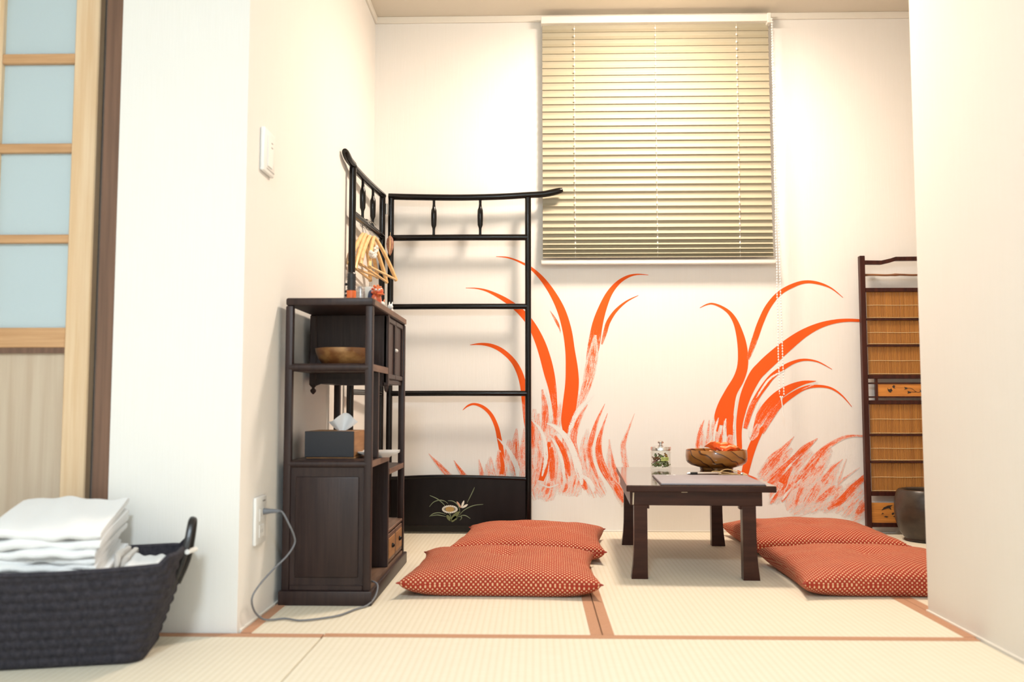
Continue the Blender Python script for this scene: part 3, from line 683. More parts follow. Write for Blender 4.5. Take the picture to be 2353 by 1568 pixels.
# ------------------------------------------------------------------ black lacquered folding rack
rk = thing('kimono_rack', 'black lacquered two-wing kimono rack standing in the corner', 'rack', (-0.36, 4.06, 0))
Hx, Hy = -0.672, 4.073
def wing(M, W, over, flowers, spindles):
    """local x along the wing from the hinge, local z up"""
    def part(name, mb, m='black_lacquer', par=rk): return mb.build(name, m, par)
    for x in (0.0, W):
        part('post', MB().tube([(x, 0, 0.0), (x, 0, 1.528)], 0.0140, 14, M))
        part('foot', MB().box(x - 0.020, x + 0.020, -0.020, 0.020, 0.0, 0.018, 0.004, 1, M))
    top = spline([(-0.012, 0, 1.538), (0.12, 0, 1.534), (0.32, 0, 1.531), (0.50, 0, 1.534), (W, 0, 1.541), (W + over * 0.5, 0, 1.546), (W + over, 0, 1.564)], 5)
    part('top_rail', MB().tube(top, [0.0150] * (len(top) - 5) + [0.0155, 0.0155, 0.0150, 0.0135, 0.0100], 12, M, flat=1.0))
    for zr, rr in ((1.344, 0.0145), (1.025, 0.0130), (0.628, 0.0125)):
        part('rung', MB().tube([(0.0, 0, zr), (W / 2, 0, zr + 0.001), (W, 0, zr)], rr, 12, M))
    for sx in spindles:
        pr = [(0.0065, 1.350), (0.0060, 1.375), (0.0068, 1.388), (0.0120, 1.402), (0.0130, 1.430), (0.0132, 1.452), (0.0124, 1.472), (0.0080, 1.484), (0.0062, 1.500), (0.0066, 1.532)]
        part('spindle', MB().lathe(pr, 12, M @ T(sx, 0, 0)))
    arch = spline([(0.0, 0, 0.243), (W * 0.3, 0, 0.252), (W * 0.6, 0, 0.251), (W, 0, 0.243)], 5)
    part('panel_top_rail', MB().tube(arch, 0.0095, 10, M))
    poly = [(0.0, 0.036)] + [(0.0, 0.24)] + [(p[0], p[2] - 0.002) for p in arch] + [(W, 0.24), (W, 0.036)]
    pn = part('panel', MB().prism(poly, -0.006, 0.006, 'y', M), 'lacquer_panel')
    part('bottom_rail', MB().box(0.0, W, -0.013, 0.013, 0.008, 0.037, 0.003, 1, M))
    if flowers:
        yf = Hy - 0.0066
        c = (-0.381, 0.108)
        mb = MB()
        for k in range(22):
            a = 2 * math.pi * k / 22
            d = (math.cos(a), math.sin(a) * 0.52)
            p0 = (c[0] + d[0] * 0.018, c[1] + d[1] * 0.018); p1 = (c[0] + d[0] * 0.0335, c[1] + d[1] * 0.0335)
            nx, nz = -math.sin(a) * 0.0036, math.cos(a) * 0.0030
            mb.prism([(p0[0] - nx, p0[1] - nz), (p1[0] - nx * 0.9, p1[1] - nz * 0.9), (p1[0] + d[0] * 0.003, p1[1] + d[1] * 0.003), (p1[0] + nx * 0.9, p1[1] + nz * 0.9), (p0[0] + nx, p0[1] + nz)], yf - 0.0007, yf)
        mb.build('daisy_petals', 'flower_white', pn, smooth=0)
        MB().lathe([(0.0205, 0), (0.0205, 0.0009)], 24, T(c[0], yf - 0.0009, c[1]) @ Matrix.Rotation(R(90), 4, 'X') @ Matrix.Scale(0.56, 4, (0, 1, 0)) @ T(0, 0, -0.0009)).build('daisy_centre', 'flower_gold', pn)
        lines = [[(-0.472, 0.169), (-0.442, 0.156), (-0.415, 0.136), (-0.403, 0.123)], [(-0.473, 0.119), (-0.455, 0.139), (-0.428, 0.148), (-0.405, 0.144), (-0.39, 0.133)],
                 [(-0.39, 0.146), (-0.368, 0.144), (-0.348, 0.13), (-0.338, 0.11), (-0.336, 0.093)], [(-0.27, 0.206), (-0.285, 0.173), (-0.303, 0.138)],
                 [(-0.231, 0.13), (-0.268, 0.126), (-0.298, 0.115), (-0.325, 0.097), (-0.354, 0.06)], [(-0.473, 0.075), (-0.455, 0.088), (-0.428, 0.092), (-0.4, 0.085)],
                 [(-0.468, 0.078), (-0.435, 0.082), (-0.399, 0.075)], [(-0.333, 0.08), (-0.311, 0.08), (-0.289, 0.067)], [(-0.341, 0.075), (-0.329, 0.075), (-0.329, 0.067), (-0.336, 0.059)],
                 [(-0.386, 0.092), (-0.379, 0.082), (-0.376, 0.068)]]
        for l in lines:
            s = spline(l, 5); n = len(s)
            MB().tube([(p[0], yf - 0.0002, p[1]) for p in s], [0.0009 + 0.0016 * math.sin(math.pi * min(1, (i + 0.5) / n * 1.1)) ** 1.0 if i / n < 0.9 else 0.0014 for i in range(n)], 6).build('grass_blade', 'leaf_line', pn)
        def petal(p, q, w, m, nm):
            dx, dz = q[0] - p[0], q[1] - p[1]; n = math.hypot(dx, dz); nx, nz = -dz / n * w, dx / n * w
            f = [(0, 0.25), (0.25, 0.8), (0.55, 1), (0.85, 0.7), (1, 0.1)]
            poly = [(p[0] + dx * t + nx * h, p[1] + dz * t + nz * h) for t, h in f] + [(p[0] + dx * t - nx * h, p[1] + dz * t - nz * h) for t, h in f[::-1]]
            MB().prism(poly, yf - 0.0010, yf).build(nm, m, pn, smooth=0)
        petal((-0.331, 0.114), (-0.350, 0.143), 0.0048, 'flower_pink', 'lily_petal')
        petal((-0.329, 0.115), (-0.317, 0.147), 0.0050, 'flower_white', 'lily_petal')
        petal((-0.326, 0.114), (-0.300, 0.130), 0.0050, 'flower_white', 'lily_petal')
        petal((-0.378, 0.058), (-0.338, 0.098), 0.010, 'leaf_olive', 'leaf')
        petal((-0.376, 0.056), (-0.395, 0.082), 0.008, 'leaf_olive', 'leaf')
        petal((-0.372, 0.052), (-0.352, 0.078), 0.008, 'leaf_olive', 'leaf')
wing(T(Hx + 0.012, Hy, 0), 0.632, 0.160, True, (0.198, 0.412))
wd = Vector((-0.728 + 0.696, 3.535 - 4.045, 0)); ang = math.atan2(wd.y, wd.x)
wing(T(-0.696, 4.047, 0) @ Matrix.Rotation(ang, 4, 'Z'), 0.515, 0.125, False, (0.18, 0.355))
for zh in (0.25, 0.85, 1.45):
    MB().tube([(-0.680, 4.056, zh), (-0.680, 4.056, zh + 0.05)], 0.006, 8).build('hinge', 'steel', rk)

# hangers on the side wing
def make_hanger(label):
    t = thing('coat_hanger', label, 'hanger', (0, 0, 0), group='wooden hangers on the black rack')
    sp = spline([(-0.198, -0.160), (-0.150, -0.102), (-0.080, -0.042), (-0.024, -0.004), (0.0, 0.004), (0.024, -0.004), (0.080, -0.042), (0.150, -0.102), (0.198, -0.160)], 4)
    n = len(sp); rr = [0.0062 + 0.0030 * abs(2 * i / (n - 1) - 1) ** 0.5 * (1 if 2 < i < n - 3 else 0.7) for i in range(n)]
    MB().tube([(p[0], 0.014 * (p[0] / 0.2) ** 2, p[1]) for p in sp], rr, 10, flat=1.15).build('shoulder', 'hanger_wood', t)
    MB().tube([(-0.190, 0.013, -0.157), (0.190, 0.013, -0.157)], 0.0055, 8).build('trouser_bar', 'hanger_wood', t)
    hk = [(0, 0, 0.004), (0, 0, 0.030)] + [(0.0, 0.019 * math.cos(a) - 0.004, 0.052 + 0.019 * math.sin(a)) for a in [R(d) for d in range(-60, 200, 20)]]
    MB().tube([(0, 0, 0.0), (0, 0.0, 0.018), (0, 0.003, 0.030)] + hk[2:], 0.0016, 6, T(0, 0, 0)).build('hook', 'steel', t)
    return t
h0 = make_hanger('pale wooden coat hanger nearest the far corner post of the black rack')
h0.location = (-0.684, 3.800, 1.291); h0.rotation_euler = (R(-19), 0, R(83))
def hanger_copy(label, loc, rot):
    c = copy_tree(h0); c['label'] = label; c.location = loc; c.rotation_euler = rot; return c
hanger_copy('pale wooden coat hanger second from the far corner post, its bar tilted down', (-0.698, 3.775, 1.290), (R(-12), R(3), R(84)))
hanger_copy('pale wooden coat hanger in the middle of the hanger bunch on the rack', (-0.711, 3.740, 1.291), (R(-6), R(-3), R(87)))
hanger_copy('pale wooden coat hanger nearest the front post of the black rack', (-0.722, 3.735, 1.292), (R(-1), R(2), R(88)))
# beaded wrap on a hanger: chain of small silver rings
mb = MB()
for k in range(16):
    a = k / 15; p = (-0.662 + 0.006 * math.sin(k * 2.1), 3.58 + 0.13 * a, 1.195 + 0.045 * a * a - 0.02 * math.sin(a * 3.1))
    mb.sphere(p, 0.0075, 7, 5)
o = tag(mb.build('bead_strand', 'cup_white'), 'short strand of white beads looped over the front hangers', 'beads')
rebase(o, (-0.672, 3.66, 1.19))
# shell-shaped ornament at the corner post
orn = thing('hanging_ornament', 'reddish brown pod-shaped wooden ornament hanging at the corner post of the rack', 'ornament', (-0.655, 4.020, 1.255))
MB().lathe([(0.001, -0.047), (0.008, -0.036), (0.015, -0.012), (0.0175, 0.008), (0.0140, 0.030), (0.006, 0.042), (0.001, 0.046)], 14, T(-0.655, 4.020, 1.300) @ Matrix.Scale(0.55, 4, (0, 1, 0))).build('pod', 'shell_wood', orn)
MB().tube([(-0.655, 4.009, 1.258), (-0.653, 4.0085, 1.300), (-0.655, 4.011, 1.342)], [0.001, 0.003, 0.001], 6).build('seam', 'hanger_wood', orn)
MB().tube([(-0.655, 4.020, 1.344), (-0.656, 4.030, 1.362)], 0.001, 5).build('string', 'hemp', orn)

# ------------------------------------------------------------------ display cabinet, end towards us
CX0, CX1, CY0, CY1, CT = -0.735, -0.475, 2.620, 3.295, 0.894
cb = thing('display_cabinet', 'dark wooden stepped display cabinet standing along the left wall', 'cabinet', (-0.605, 2.96, 0))
def cpart(name, mb, m='cabinet_wood', par=cb): return mb.build(name, m, par)
pw = 0.023
for x0 in (CX0, CX1 - pw):
    for y0 in (CY0, CY1 - pw):
        cpart('corner_post', MB().box(x0, x0 + pw, y0, y0 + pw, 0.040, CT - 0.023, 0.005, 2))
cpart('plinth', MB().box(CX0 - 0.006, CX1 + 0.006, CY0 - 0.008, CY1 + 0.030, 0.0, 0.041, 0.003, 2))
cpart('bottom_board', MB().box(CX0 + 0.004, CX1 - 0.003, CY0 + 0.010, CY1, 0.041, 0.052), 'cabinet_worn_wood')
cpart('top_board', MB().box(CX0, CX1, CY0, CY1, CT - 0.023, CT, 0.006, 2))
cpart('front_edging', MB().box(CX1 - 0.001, CX1 + 0.002, CY0 + 0.02, CY1 - 0.002, CT - 0.020, CT - 0.003), 'cabinet_worn_wood')
for z0, z1 in ((0.676, 0.700), (0.394, 0.415)):
    cpart('end_rail', MB().tube([(CX0 + 0.012, CY0 + 0.010, (z0 + z1) / 2), (CX1 - 0.012, CY0 + 0.010, (z0 + z1) / 2)], (z1 - z0) / 2, 12, flat=1.0))
cpart('upper_shelf', MB().box(CX0 + 0.006, CX1 - 0.003, CY0 + 0.012, 2.912, 0.679, 0.697))
cpart('shelf_edging', MB().box(CX1 - 0.004, CX1 - 0.001, CY0 + 0.023, 2.928, 0.678, 0.698), 'cabinet_worn_wood')
cpart('partition', MB().box(CX0 + 0.006, CX1 - 0.006, 2.908, 2.924, 0.648, CT - 0.023, 0.002))
cpart('partition_stile', MB().box(CX0 + 0.002, CX0 + 0.024, 2.902, 2.926, 0.640, CT - 0.023, 0.003))
cpart('partition_stile', MB().box(CX1 - 0.018, CX1, 2.908, 2.928, 0.638, CT - 0.023, 0.003))
ap = [(CX0 + 0.024, 0.662), (CX0 + 0.024, 0.640), (CX0 + 0.040, 0.646), (CX0 + 0.07, 0.646), (-0.605, 0.640), (CX1 - 0.07, 0.643), (CX1 - 0.035, 0.644), (CX1 - 0.018, 0.636), (CX1 - 0.018, 0.662)]
cpart('apron', MB().prism(ap, 2.904, 2.916, 'y'))
cpart('pendant', MB().lathe([(0.002, 0.612), (0.009, 0.620), (0.010, 0.626), (0.005, 0.630), (0.005, 0.634), (0.011, 0.640), (0.011, 0.646)], 12, T(CX0 + 0.013, 2.914, 0)))
cpart('pendant', MB().lathe([(0.001, 0.618), (0.005, 0.624), (0.007, 0.632), (0.008, 0.642)], 12, T(CX1 - 0.009, 2.918, 0)))
# hanging cupboard in the upper far half
cpart('cupboard_floor', MB().box(CX0 + 0.006, CX1 - 0.012, 2.924, CY1 - pw, 0.648, 0.660))
cpart('cupboard_back', MB().box(CX0 + 0.004, CX0 + 0.012, 2.924, CY1 - pw, 0.660, CT - 0.023))
for y0, y1 in ((2.930, 3.098), (3.102, 3.270)):
    d = cpart('cupboard_door', MB().box(CX1 - 0.024, CX1 - 0.012, y0, y1, 0.662, CT - 0.025, 0.002))
    for zz0, zz1 in ((0.664, 0.680), (0.852, 0.868)):
        MB().box(CX1 - 0.013, CX1 - 0.006, y0, y1, zz0, zz1, 0.002).build('door_rail', 'cabinet_wood', d)
    for yy in (y0, y1 - 0.016):
        MB().box(CX1 - 0.013, CX1 - 0.006, yy, yy + 0.016, 0.680, 0.852, 0.002).build('door_stile', 'cabinet_wood', d)
    MB().sphere((CX1 - 0.005, (y1 - 0.008) if y0 < 3 else (y0 + 0.008), 0.765), 0.006, 8, 6).build('knob', 'lamp_metal', d)
cpart('support_post', MB().box(CX1 - 0.020, CX1 - 0.002, 2.738, 2.754, 0.415, 0.679, 0.002))
cpart('middle_shelf', MB().box(CX0 + 0.006, CX1 - 0.003, CY0 + 0.012, 2.950, 0.397, 0.413))
cpart('shelf_edging', MB().box(CX1 - 0.004, CX1 - 0.001, CY0 + 0.023, 2.950, 0.395, 0.4135), 'cabinet_worn_wood')
cpart('lower_shelf', MB().box(CX0 + 0.006, CX1 - 0.003, 2.955, CY1 - 0.004, 0.352, 0.367))
cpart('shelf_edging', MB().box(CX1 - 0.004, CX1 - 0.001, 2.956, CY1 - 0.023, 0.350, 0.3675), 'cabinet_worn_wood')
cpart('shelf_runner', MB().box(CX0 + 0.004, CX0 + 0.014, CY0 + 0.02, CY1 - 0.02, 0.340, 0.352))
# lower half: end panel with raised field, divider, back, drawers
cpart('end_panel', MB().box(CX0 + pw - 0.002, CX1 - pw + 0.002, CY0 + 0.008, CY0 + 0.016, 0.052, 0.396))
cpart('raised_field', MB().box(CX0 + pw + 0.014, CX1 - pw - 0.014, CY0 + 0.003, CY0 + 0.010, 0.078, 0.368, 0.004, 2))
cpart('bottom_end_rail', MB().box(CX0 + pw, CX1 - pw, CY0 + 0.003, CY0 + 0.018, 0.041, 0.056, 0.002))
cpart('divider', MB().box(CX0 + 0.006, CX1 - 0.002, 2.936, 2.955, 0.052, 0.397, 0.002))
cpart('lower_back', MB().box(CX0 + 0.004, CX0 + 0.010, CY0 + pw, 2.936, 0.052, 0.397))
cpart('drawer_case', MB().box(CX0 + 0.006, CX1 - 0.014, 2.955, CY1 - pw, 0.052, 0.158))
cpart('drawer_top', MB().box(CX0 + 0.006, CX1 - 0.004, 2.955, CY1 - 0.004, 0.158, 0.168, 0.002), 'cabinet_worn_wood')
for y0, y1 in ((2.960, 3.110), (3.116, 3.268)):
    d = cpart('drawer', MB().box(CX1 - 0.014, CX1 - 0.005, y0, y1, 0.058, 0.152, 0.002), 'cabinet_worn_wood')
    MB().box(CX1 - 0.006, CX1 - 0.003, y0 + 0.012, y1 - 0.012, 0.072, 0.138, 0.001).build('drawer_field', 'tissue_tan', d)
    MB().sphere((CX1 - 0.001, (y0 + y1) / 2, 0.108), 0.008, 10, 6).build('knob', 'black_lacquer', d)

# things on and in the cabinet
o = tag(MB().lathe([(0.045, 0.697), (0.062, 0.702), (0.078, 0.720), (0.086, 0.742), (0.087, 0.751), (0.083, 0.752), (0.081, 0.742), (0.072, 0.722), (0.05, 0.709), (0.01, 0.706)], 40, T(-0.594, 2.775, 0.0005)).build('wooden_bowl', 'bowl_mottled'),
    'mottled brown wooden bowl on the upper shelf of the dark cabinet', 'bowl')
rebase(o, (-0.594, 2.775, 0.697))
tb = thing('tissue_box', 'dark fronted wooden tissue box on the middle shelf of the cabinet', 'tissue box', (-0.630, 2.845, 0.413))
MB().box(-0.707, -0.554, 2.7585, 2.930, 0.4175, 0.4965, 0.002).build('box', 'tissue_tan', tb)
MB().box(-0.7065, -0.5545, 2.7555, 2.7590, 0.4175, 0.4965, 0.001).build('front_plate', 'tissue_dark', tb)
MB().box(-0.702, -0.552, 2.760, 2.933, 0.4135, 0.418).build('tray', 'tissue_tan', tb)
mb = MB(); tv = []; tf = []; nr, nc = 9, 15
for i in range(nr):
    v = i / (nr - 1)
    for j in range(nc):
        u = j / (nc - 1) * 2 - 1
        w = 0.012 + 0.036 * v ** 0.8
        fold = 0.010 * math.sin(u * 5.0 + 0.6) * (0.3 + v)
        h = 0.496 + v * (0.048 + 0.010 * math.sin(u * 3.2 + 0.9) - 0.012 * abs(u))
        tv.append((-0.612 + u * w + 0.004 * v, 2.845 + fold + 0.01 * u * v, h)); 
for i in range(nr - 1):
    for j in range(nc - 1): tf.append((i * nc + j, i * nc + j + 1, (i + 1) * nc + j + 1, (i + 1) * nc + j))
nv = len(tv); tv += [(p[0], p[1] + 0.0015, p[2]) for p in tv]; tf += [tuple(reversed([i + nv for i in f])) for f in tf]
MB().add(tv, tf).build('tissue', 'tissue_paper', tb, smooth=60)
dish = thing('square_dish', 'white square dish with blue pattern jutting from the middle shelf of the cabinet', 'dish', (-0.492, 2.850, 0.4135), R(8))
mdl = lambda mb, n, m: mb.build(n, m, dish, absolute=False)
dv = []; rings = [(0.035, 0.0), (0.040, 0.004), (0.066, 0.016), (0.068, 0.0185), (0.064, 0.017), (0.038, 0.0065), (0.0, 0.006)]
for r_, z_ in rings:
    for k in range(4):
        a = R(45 + 90 * k); dv.append((r_ * math.cos(a) * 1.35, r_ * math.sin(a) * 1.35, z_))
df = [(3, 2, 1, 0)] + [(i * 4 + k, i * 4 + (k + 1) % 4, (i + 1) * 4 + (k + 1) % 4, (i + 1) * 4 + k) for i in range(len(rings) - 1) for k in range(4)]
mdl(MB().add(dv, df), 'plate', 'porcelain')
for sx, sy, rr_ in ((0.012, 0.01, 0.014), (-0.018, -0.012, 0.010), (-0.01, 0.022, 0.009), (0.02, -0.02, 0.008)):
    mdl(MB().lathe([(rr_, 0.0072), (rr_, 0.0078)], 10, T(sx, sy, 0)), 'blue_motif', 'porcelain_blue')
# on top
bt = thing('ribbed_canister', 'black ribbed canister with an orange base band on top of the cabinet', 'canister', (-0.566, 2.745, CT))
prof = [(0.0135, 0.036)]
for k in range(6): prof += [(0.0140, 0.038 + k * 0.008), (0.0128, 0.043 + k * 0.008)]
prof += [(0.0135, 0.088), (0.0105, 0.093)]
MB().lathe(prof, 20, T(-0.566, 2.745, CT)).build('body', 'bottle_black', bt)
MB().lathe([(0.0146, 0.0), (0.0146, 0.036)], 20, T(-0.566, 2.745, CT)).build('base_band', 'orange_band', bt)
for zz in (0.056, 0.034, 0.022): MB().sphere((-0.582, 2.742, CT + zz), 0.0045, 8, 6).build('side_button', 'bottle_black', bt)
o = tag(MB().lathe([(0.013, 0.0), (0.0135, 0.002), (0.0135, 0.055), (0.012, 0.058), (0.011, 0.062), (0.004, 0.064)], 18, T(-0.558, 2.850, CT)).build('small_tin', 'tin_grey'), 'small grey patterned tin beside the ribbed canister on the cabinet', 'tin'); rebase(o, (-0.558, 2.850, CT))
o = tag(MB().lathe([(0.014, 0.0), (0.017, 0.01), (0.019, 0.06), (0.0185, 0.067), (0.0165, 0.067), (0.0155, 0.02), (0.002, 0.012)], 22, T(-0.538, 2.900, CT)).build('cup', 'cup_white'), 'plain white cup on top of the dark cabinet', 'cup'); rebase(o, (-0.538, 2.900, CT))
fg = thing('lion_figurine', 'small red and orange lion figurine with dark blue mane on the cabinet', 'figurine', (-0.512, 2.870, CT))
fx, fy = -0.512, 2.870
MB().sphere((fx, fy, CT + 0.024), 0.022, 14, 10, s=(0.85, 1, 1)).build('body', 'figurine_red', fg)
MB().sphere((fx + 0.010, fy - 0.012, CT + 0.048), 0.017, 14, 10).build('head', 'figurine_red', fg)
MB().sphere((fx - 0.016, fy - 0.004, CT + 0.030), 0.016, 12, 8, s=(0.6, 1, 1.5)).build('mane', 'figurine_blue', fg)
for k in range(9):
    a = k * 0.7
    MB().sphere((fx + 0.006 + 0.015 * math.cos(a), fy - 0.014 - 0.004 * (k % 2), CT + 0.050 + 0.016 * math.sin(a)), 0.0048, 8, 6).build('curl', 'figurine_red' if k % 3 else 'orange_band', fg)
for sx in (-0.005, 0.006): MB().sphere((fx + 0.010 + sx, fy - 0.028, CT + 0.052), 0.0035, 8, 6).build('eye', 'porcelain', fg)
MB().box(fx + 0.010, fx + 0.030, fy - 0.032, fy - 0.012, CT + 0.036, CT + 0.040, 0.001).build('jaw', 'orange_band', fg)
for q, (lx, ly) in enumerate(((-0.01, -0.014), (0.01, -0.014), (-0.01, 0.014), (0.01, 0.014))):
    MB().tube([(fx + lx, fy + ly, CT), (fx + lx, fy + ly, CT + 0.016)], 0.006, 8).build('leg', 'figurine_red', fg)
for k, (sx, sy, lab, m_) in enumerate(((-0.520, 3.030, 'tiny cream and red rabbit figurine towards the far end of the cabinet top', 'cup_white'), (-0.505, 3.110, 'tiny white rabbit figurine at the far end of the cabinet top', 'porcelain'))):
    f = thing('rabbit_figurine', lab, 'figurine', (sx, sy, CT))
    MB().sphere((sx, sy, CT + 0.012), 0.013, 12, 8, s=(1, 1.3, 0.95)).build('body', m_, f)
    MB().sphere((sx + 0.004, sy - 0.016, CT + 0.024), 0.010, 12, 8).build('head', m_, f)
    for ex in (-0.004, 0.004): MB().tube([(sx + 0.004 + ex, sy - 0.012, CT + 0.031), (sx + 0.004 + ex * 1.4, sy - 0.002, CT + 0.042)], [0.003, 0.0015], 6).build('ear', 'figurine_red' if k == 0 else m_, f)
# ------------------------------------------------------------------ low table
TA = R(-3.0); TO = Vector((0.304, 3.000, 0.0))
TM = T(*TO) @ Matrix.Rotation(TA, 4, 'Z')
TZ = 0.312
tbl = thing('low_table', 'dark brown lacquered low table with flared legs', 'table', (TO.x, TO.y, 0), TA)
MB().box(0, 0.487, 0, 0.870, 0.291, TZ - 0.0015, 0.002, 1, TM).build('tabletop', 'table_wood', tbl)
MB().box(0.001, 0.486, 0.001, 0.869, TZ - 0.0030, TZ, 0.0012, 1, TM).build('lacquered_surface', 'table_top_wood', tbl)
ax0, ax1, ay0, ay1 = 0.013, 0.447, 0.034, 0.820
for nm, b in (('apron', (ax0, ax1, ay0, ay0 + 0.020)), ('apron', (ax0, ax1, ay1 - 0.020, ay1)), ('apron', (ax0, ax0 + 0.020, ay0 + 0.020, ay1 - 0.020)), ('apron', (ax1 - 0.020, ax1, ay0 + 0.020, ay1 - 0.020))):
    MB().box(b[0], b[1], b[2], b[3], 0.243, 0.2915, 0.0015, 1, TM).build(nm, 'table_wood', tbl)
def leg(x0, x1, y0, y1, sx):
    """square leg whose outer faces flare near the floor"""
    mb = MB(); vs = []; fs = []; prof = [(0.0, 1.0), (0.02, 0.80), (0.05, 0.42), (0.09, 0.15), (0.14, 0.03), (0.2445, 0.0)]
    fl = 0.010
    for z_, k in prof:
        a0 = x0 - fl * k if sx < 0 else x0; a1 = x1 + fl * k if sx > 0 else x1
        vs += [(a0, y0, z_), (a1, y0, z_), (a1, y1, z_), (a0, y1, z_)]
    for i in range(len(prof) - 1):
        for k in range(4): fs.append((i * 4 + k, i * 4 + (k + 1) % 4, i * 4 + 4 + (k + 1) % 4, i * 4 + 4 + k))
    fs.append((3, 2, 1, 0)); o_ = (len(prof) - 1) * 4; fs.append((o_, o_ + 1, o_ + 2, o_ + 3))
    return mb.add(vs, fs, TM)
for x0, x1, sx in ((0.026, 0.070, -1), (0.382, 0.426, 1)):
    for y0 in (0.036, 0.757):
        lg = leg(x0, x1, y0, y0 + 0.044, sx).build('leg', 'table_wood', tbl)
        bx = (x1, x1 + 0.007) if sx < 0 else (x0 - 0.010, x0)
        MB().box(bx[0], bx[1], y0, y0 + 0.03, 0.232, 0.2435, 0.001, 1, TM).build('corner_block', 'table_wood', lg)
MB().box(0.183, 0.203, ay0 - 0.0006, ay0, 0.286, 0.2895, 0, 1, TM).build('chip', 'pale_chip', tbl)
MB().prism([(0.0, 0.245), (0.004, 0.245), (0.006, 0.285), (0.001, 0.285)], 0, 0.0008, 'y', TM @ T(0.021, ay0 - 0.0008, 0)).build('chip', 'pale_chip', tbl)
def onT(x, y, z=0.0): return TM @ Vector((x, y, TZ + z))

# candy jar with its sweets
jc = onT(0.178, 0.748); jx, jy, jz = jc
jar = thing('candy_jar', 'glass candy jar with chrome lid and a yellow label on the low table', 'jar', (jx, jy, jz))
JM = T(jx, jy, jz + 0.0004)
body = [(0.030, 0.0), (0.042, 0.001), (0.0435, 0.006), (0.0425, 0.011), (0.0405, 0.014), (0.0405, 0.062), (0.0425, 0.066), (0.0425, 0.070), (0.0395, 0.074), (0.0395, 0.080)]
inner = [(0.0370, 0.080), (0.0370, 0.074), (0.0385, 0.066), (0.0385, 0.014), (0.036, 0.007), (0.002, 0.006)]
MB().lathe(body + inner, 40, JM).build('glass_body', 'clear_glass', jar)
MB().lathe([(0.0410, 0.077), (0.0420, 0.078), (0.0420, 0.089), (0.0400, 0.092), (0.026, 0.096), (0.010, 0.098), (0.006, 0.101), (0.006, 0.106)], 40, JM).build('lid', 'steel', jar)
MB().lathe([(0.006, 0.104), (0.012, 0.107), (0.0125, 0.111), (0.010, 0.115), (0.004, 0.117)], 20, JM).build('lid_knob', 'steel', jar)
lab_r = 0.0409; a0, a1 = R(-97), R(-48)
lv = []; lf = []; nL = 12
for k in range(nL + 1):
    a = a0 + (a1 - a0) * k / nL
    for rr_, zz in ((lab_r, 0.036), (lab_r, 0.051), (lab_r + 0.0004, 0.051), (lab_r + 0.0004, 0.036)): lv.append((rr_ * math.cos(a), rr_ * math.sin(a), zz))
for k in range(nL):
    for q in range(4): lf.append((k * 4 + q, k * 4 + (q + 1) % 4, k * 4 + 4 + (q + 1) % 4, k * 4 + 4 + q))
lf += [(0, 1, 2, 3), tuple(nL * 4 + q for q in (3, 2, 1, 0))]
lbl = MB().add(lv, lf, JM).build('paper_label', 'label_yellow', jar)
def text_mesh(body_, size):
    cu = bpy.data.curves.new('lettering', 'FONT'); cu.body = body_; cu.size = size; cu.align_x = 'CENTER'; cu.align_y = 'CENTER'; cu.extrude = 0.0
    cu.space_character = 1.15
    ob = bpy.data.objects.new('lettering', cu); COL.objects.link(ob)
    bpy.context.view_layer.update()
    me = bpy.data.meshes.new_from_object(ob.evaluated_get(bpy.context.evaluated_depsgraph_get()))
    vs = [tuple(v.co) for v in me.vertices]; fs = [tuple(p.vertices) for p in me.polygons]
    bpy.data.objects.remove(ob, do_unlink=True); bpy.data.meshes.remove(me); bpy.data.curves.remove(cu)
    return vs, fs
tv, tf = text_mesh('FREE CANDY', 0.0072)
w = max(v[0] for v in tv) - min(v[0] for v in tv); sc = 0.031 / w; am = (a0 + a1) / 2
tv = [((lab_r + 0.0007) * math.cos(am + v[0] * sc / lab_r), (lab_r + 0.0007) * math.sin(am + v[0] * sc / lab_r), 0.0435 + v[1] * 1.25) for v in tv]
MB().add(tv, tf, JM).build('lettering', 'ink', lbl, smooth=0)
proto = {}
def candy(m):
    mb = MB(); mb.sphere((0, 0, 0), 0.0085, 8, 6, s=(1.15, 0.85, 0.75))
    for s in (-1, 1):
        mb.add([(s * 0.008, 0, 0), (s * 0.016, 0.006, 0.002), (s * 0.0155, 0.002, -0.003), (s * 0.016, -0.006, 0.002), (s * 0.0155, -0.002, 0.004)], [(0, 1, 2), (0, 2, 3), (0, 3, 4), (0, 4, 1)])
    return mb
spots = []
for lvl, (rad, n, zz) in enumerate(((0.026, 7, 0.016), (0.024, 7, 0.029), (0.026, 6, 0.042), (0.021, 4, 0.054))):
    for k in range(n):
        a = 2 * math.pi * k / n + lvl * 0.5; spots.append((rad * math.cos(a), rad * math.sin(a), zz + 0.003 * (k % 2)))
cols = ['candy_green', 'candy_brown', 'candy_green', 'candy_gold', 'candy_pink', 'candy_green', 'candy_brown']
for i, s in enumerate(spots):
    m = cols[(i * 5 + i // 3) % 7]
    if s[1] < -0.005 and s[0] > 0 and s[2] < 0.036: m = 'candy_green'
    if m not in proto:
        o = candy(m).build('wrapped_candy', m); proto[m] = o.data
    else:
        o = bpy.data.objects.new('wrapped_candy', proto[m]); COL.objects.link(o)
    o.location = (jx + s[0], jy + s[1], jz + s[2]); o.rotation_euler = (random.uniform(-0.7, 0.7), random.uniform(-0.5, 0.5), random.uniform(0, 6.28))
    o.scale = (0.9, 0.9, 0.9)
    cn = m.split('_')[1]
    tag(o, 'small ' + cn + ' wrapped sweet inside the glass candy jar', 'candy', cn + ' wrapped sweets in the candy jar')

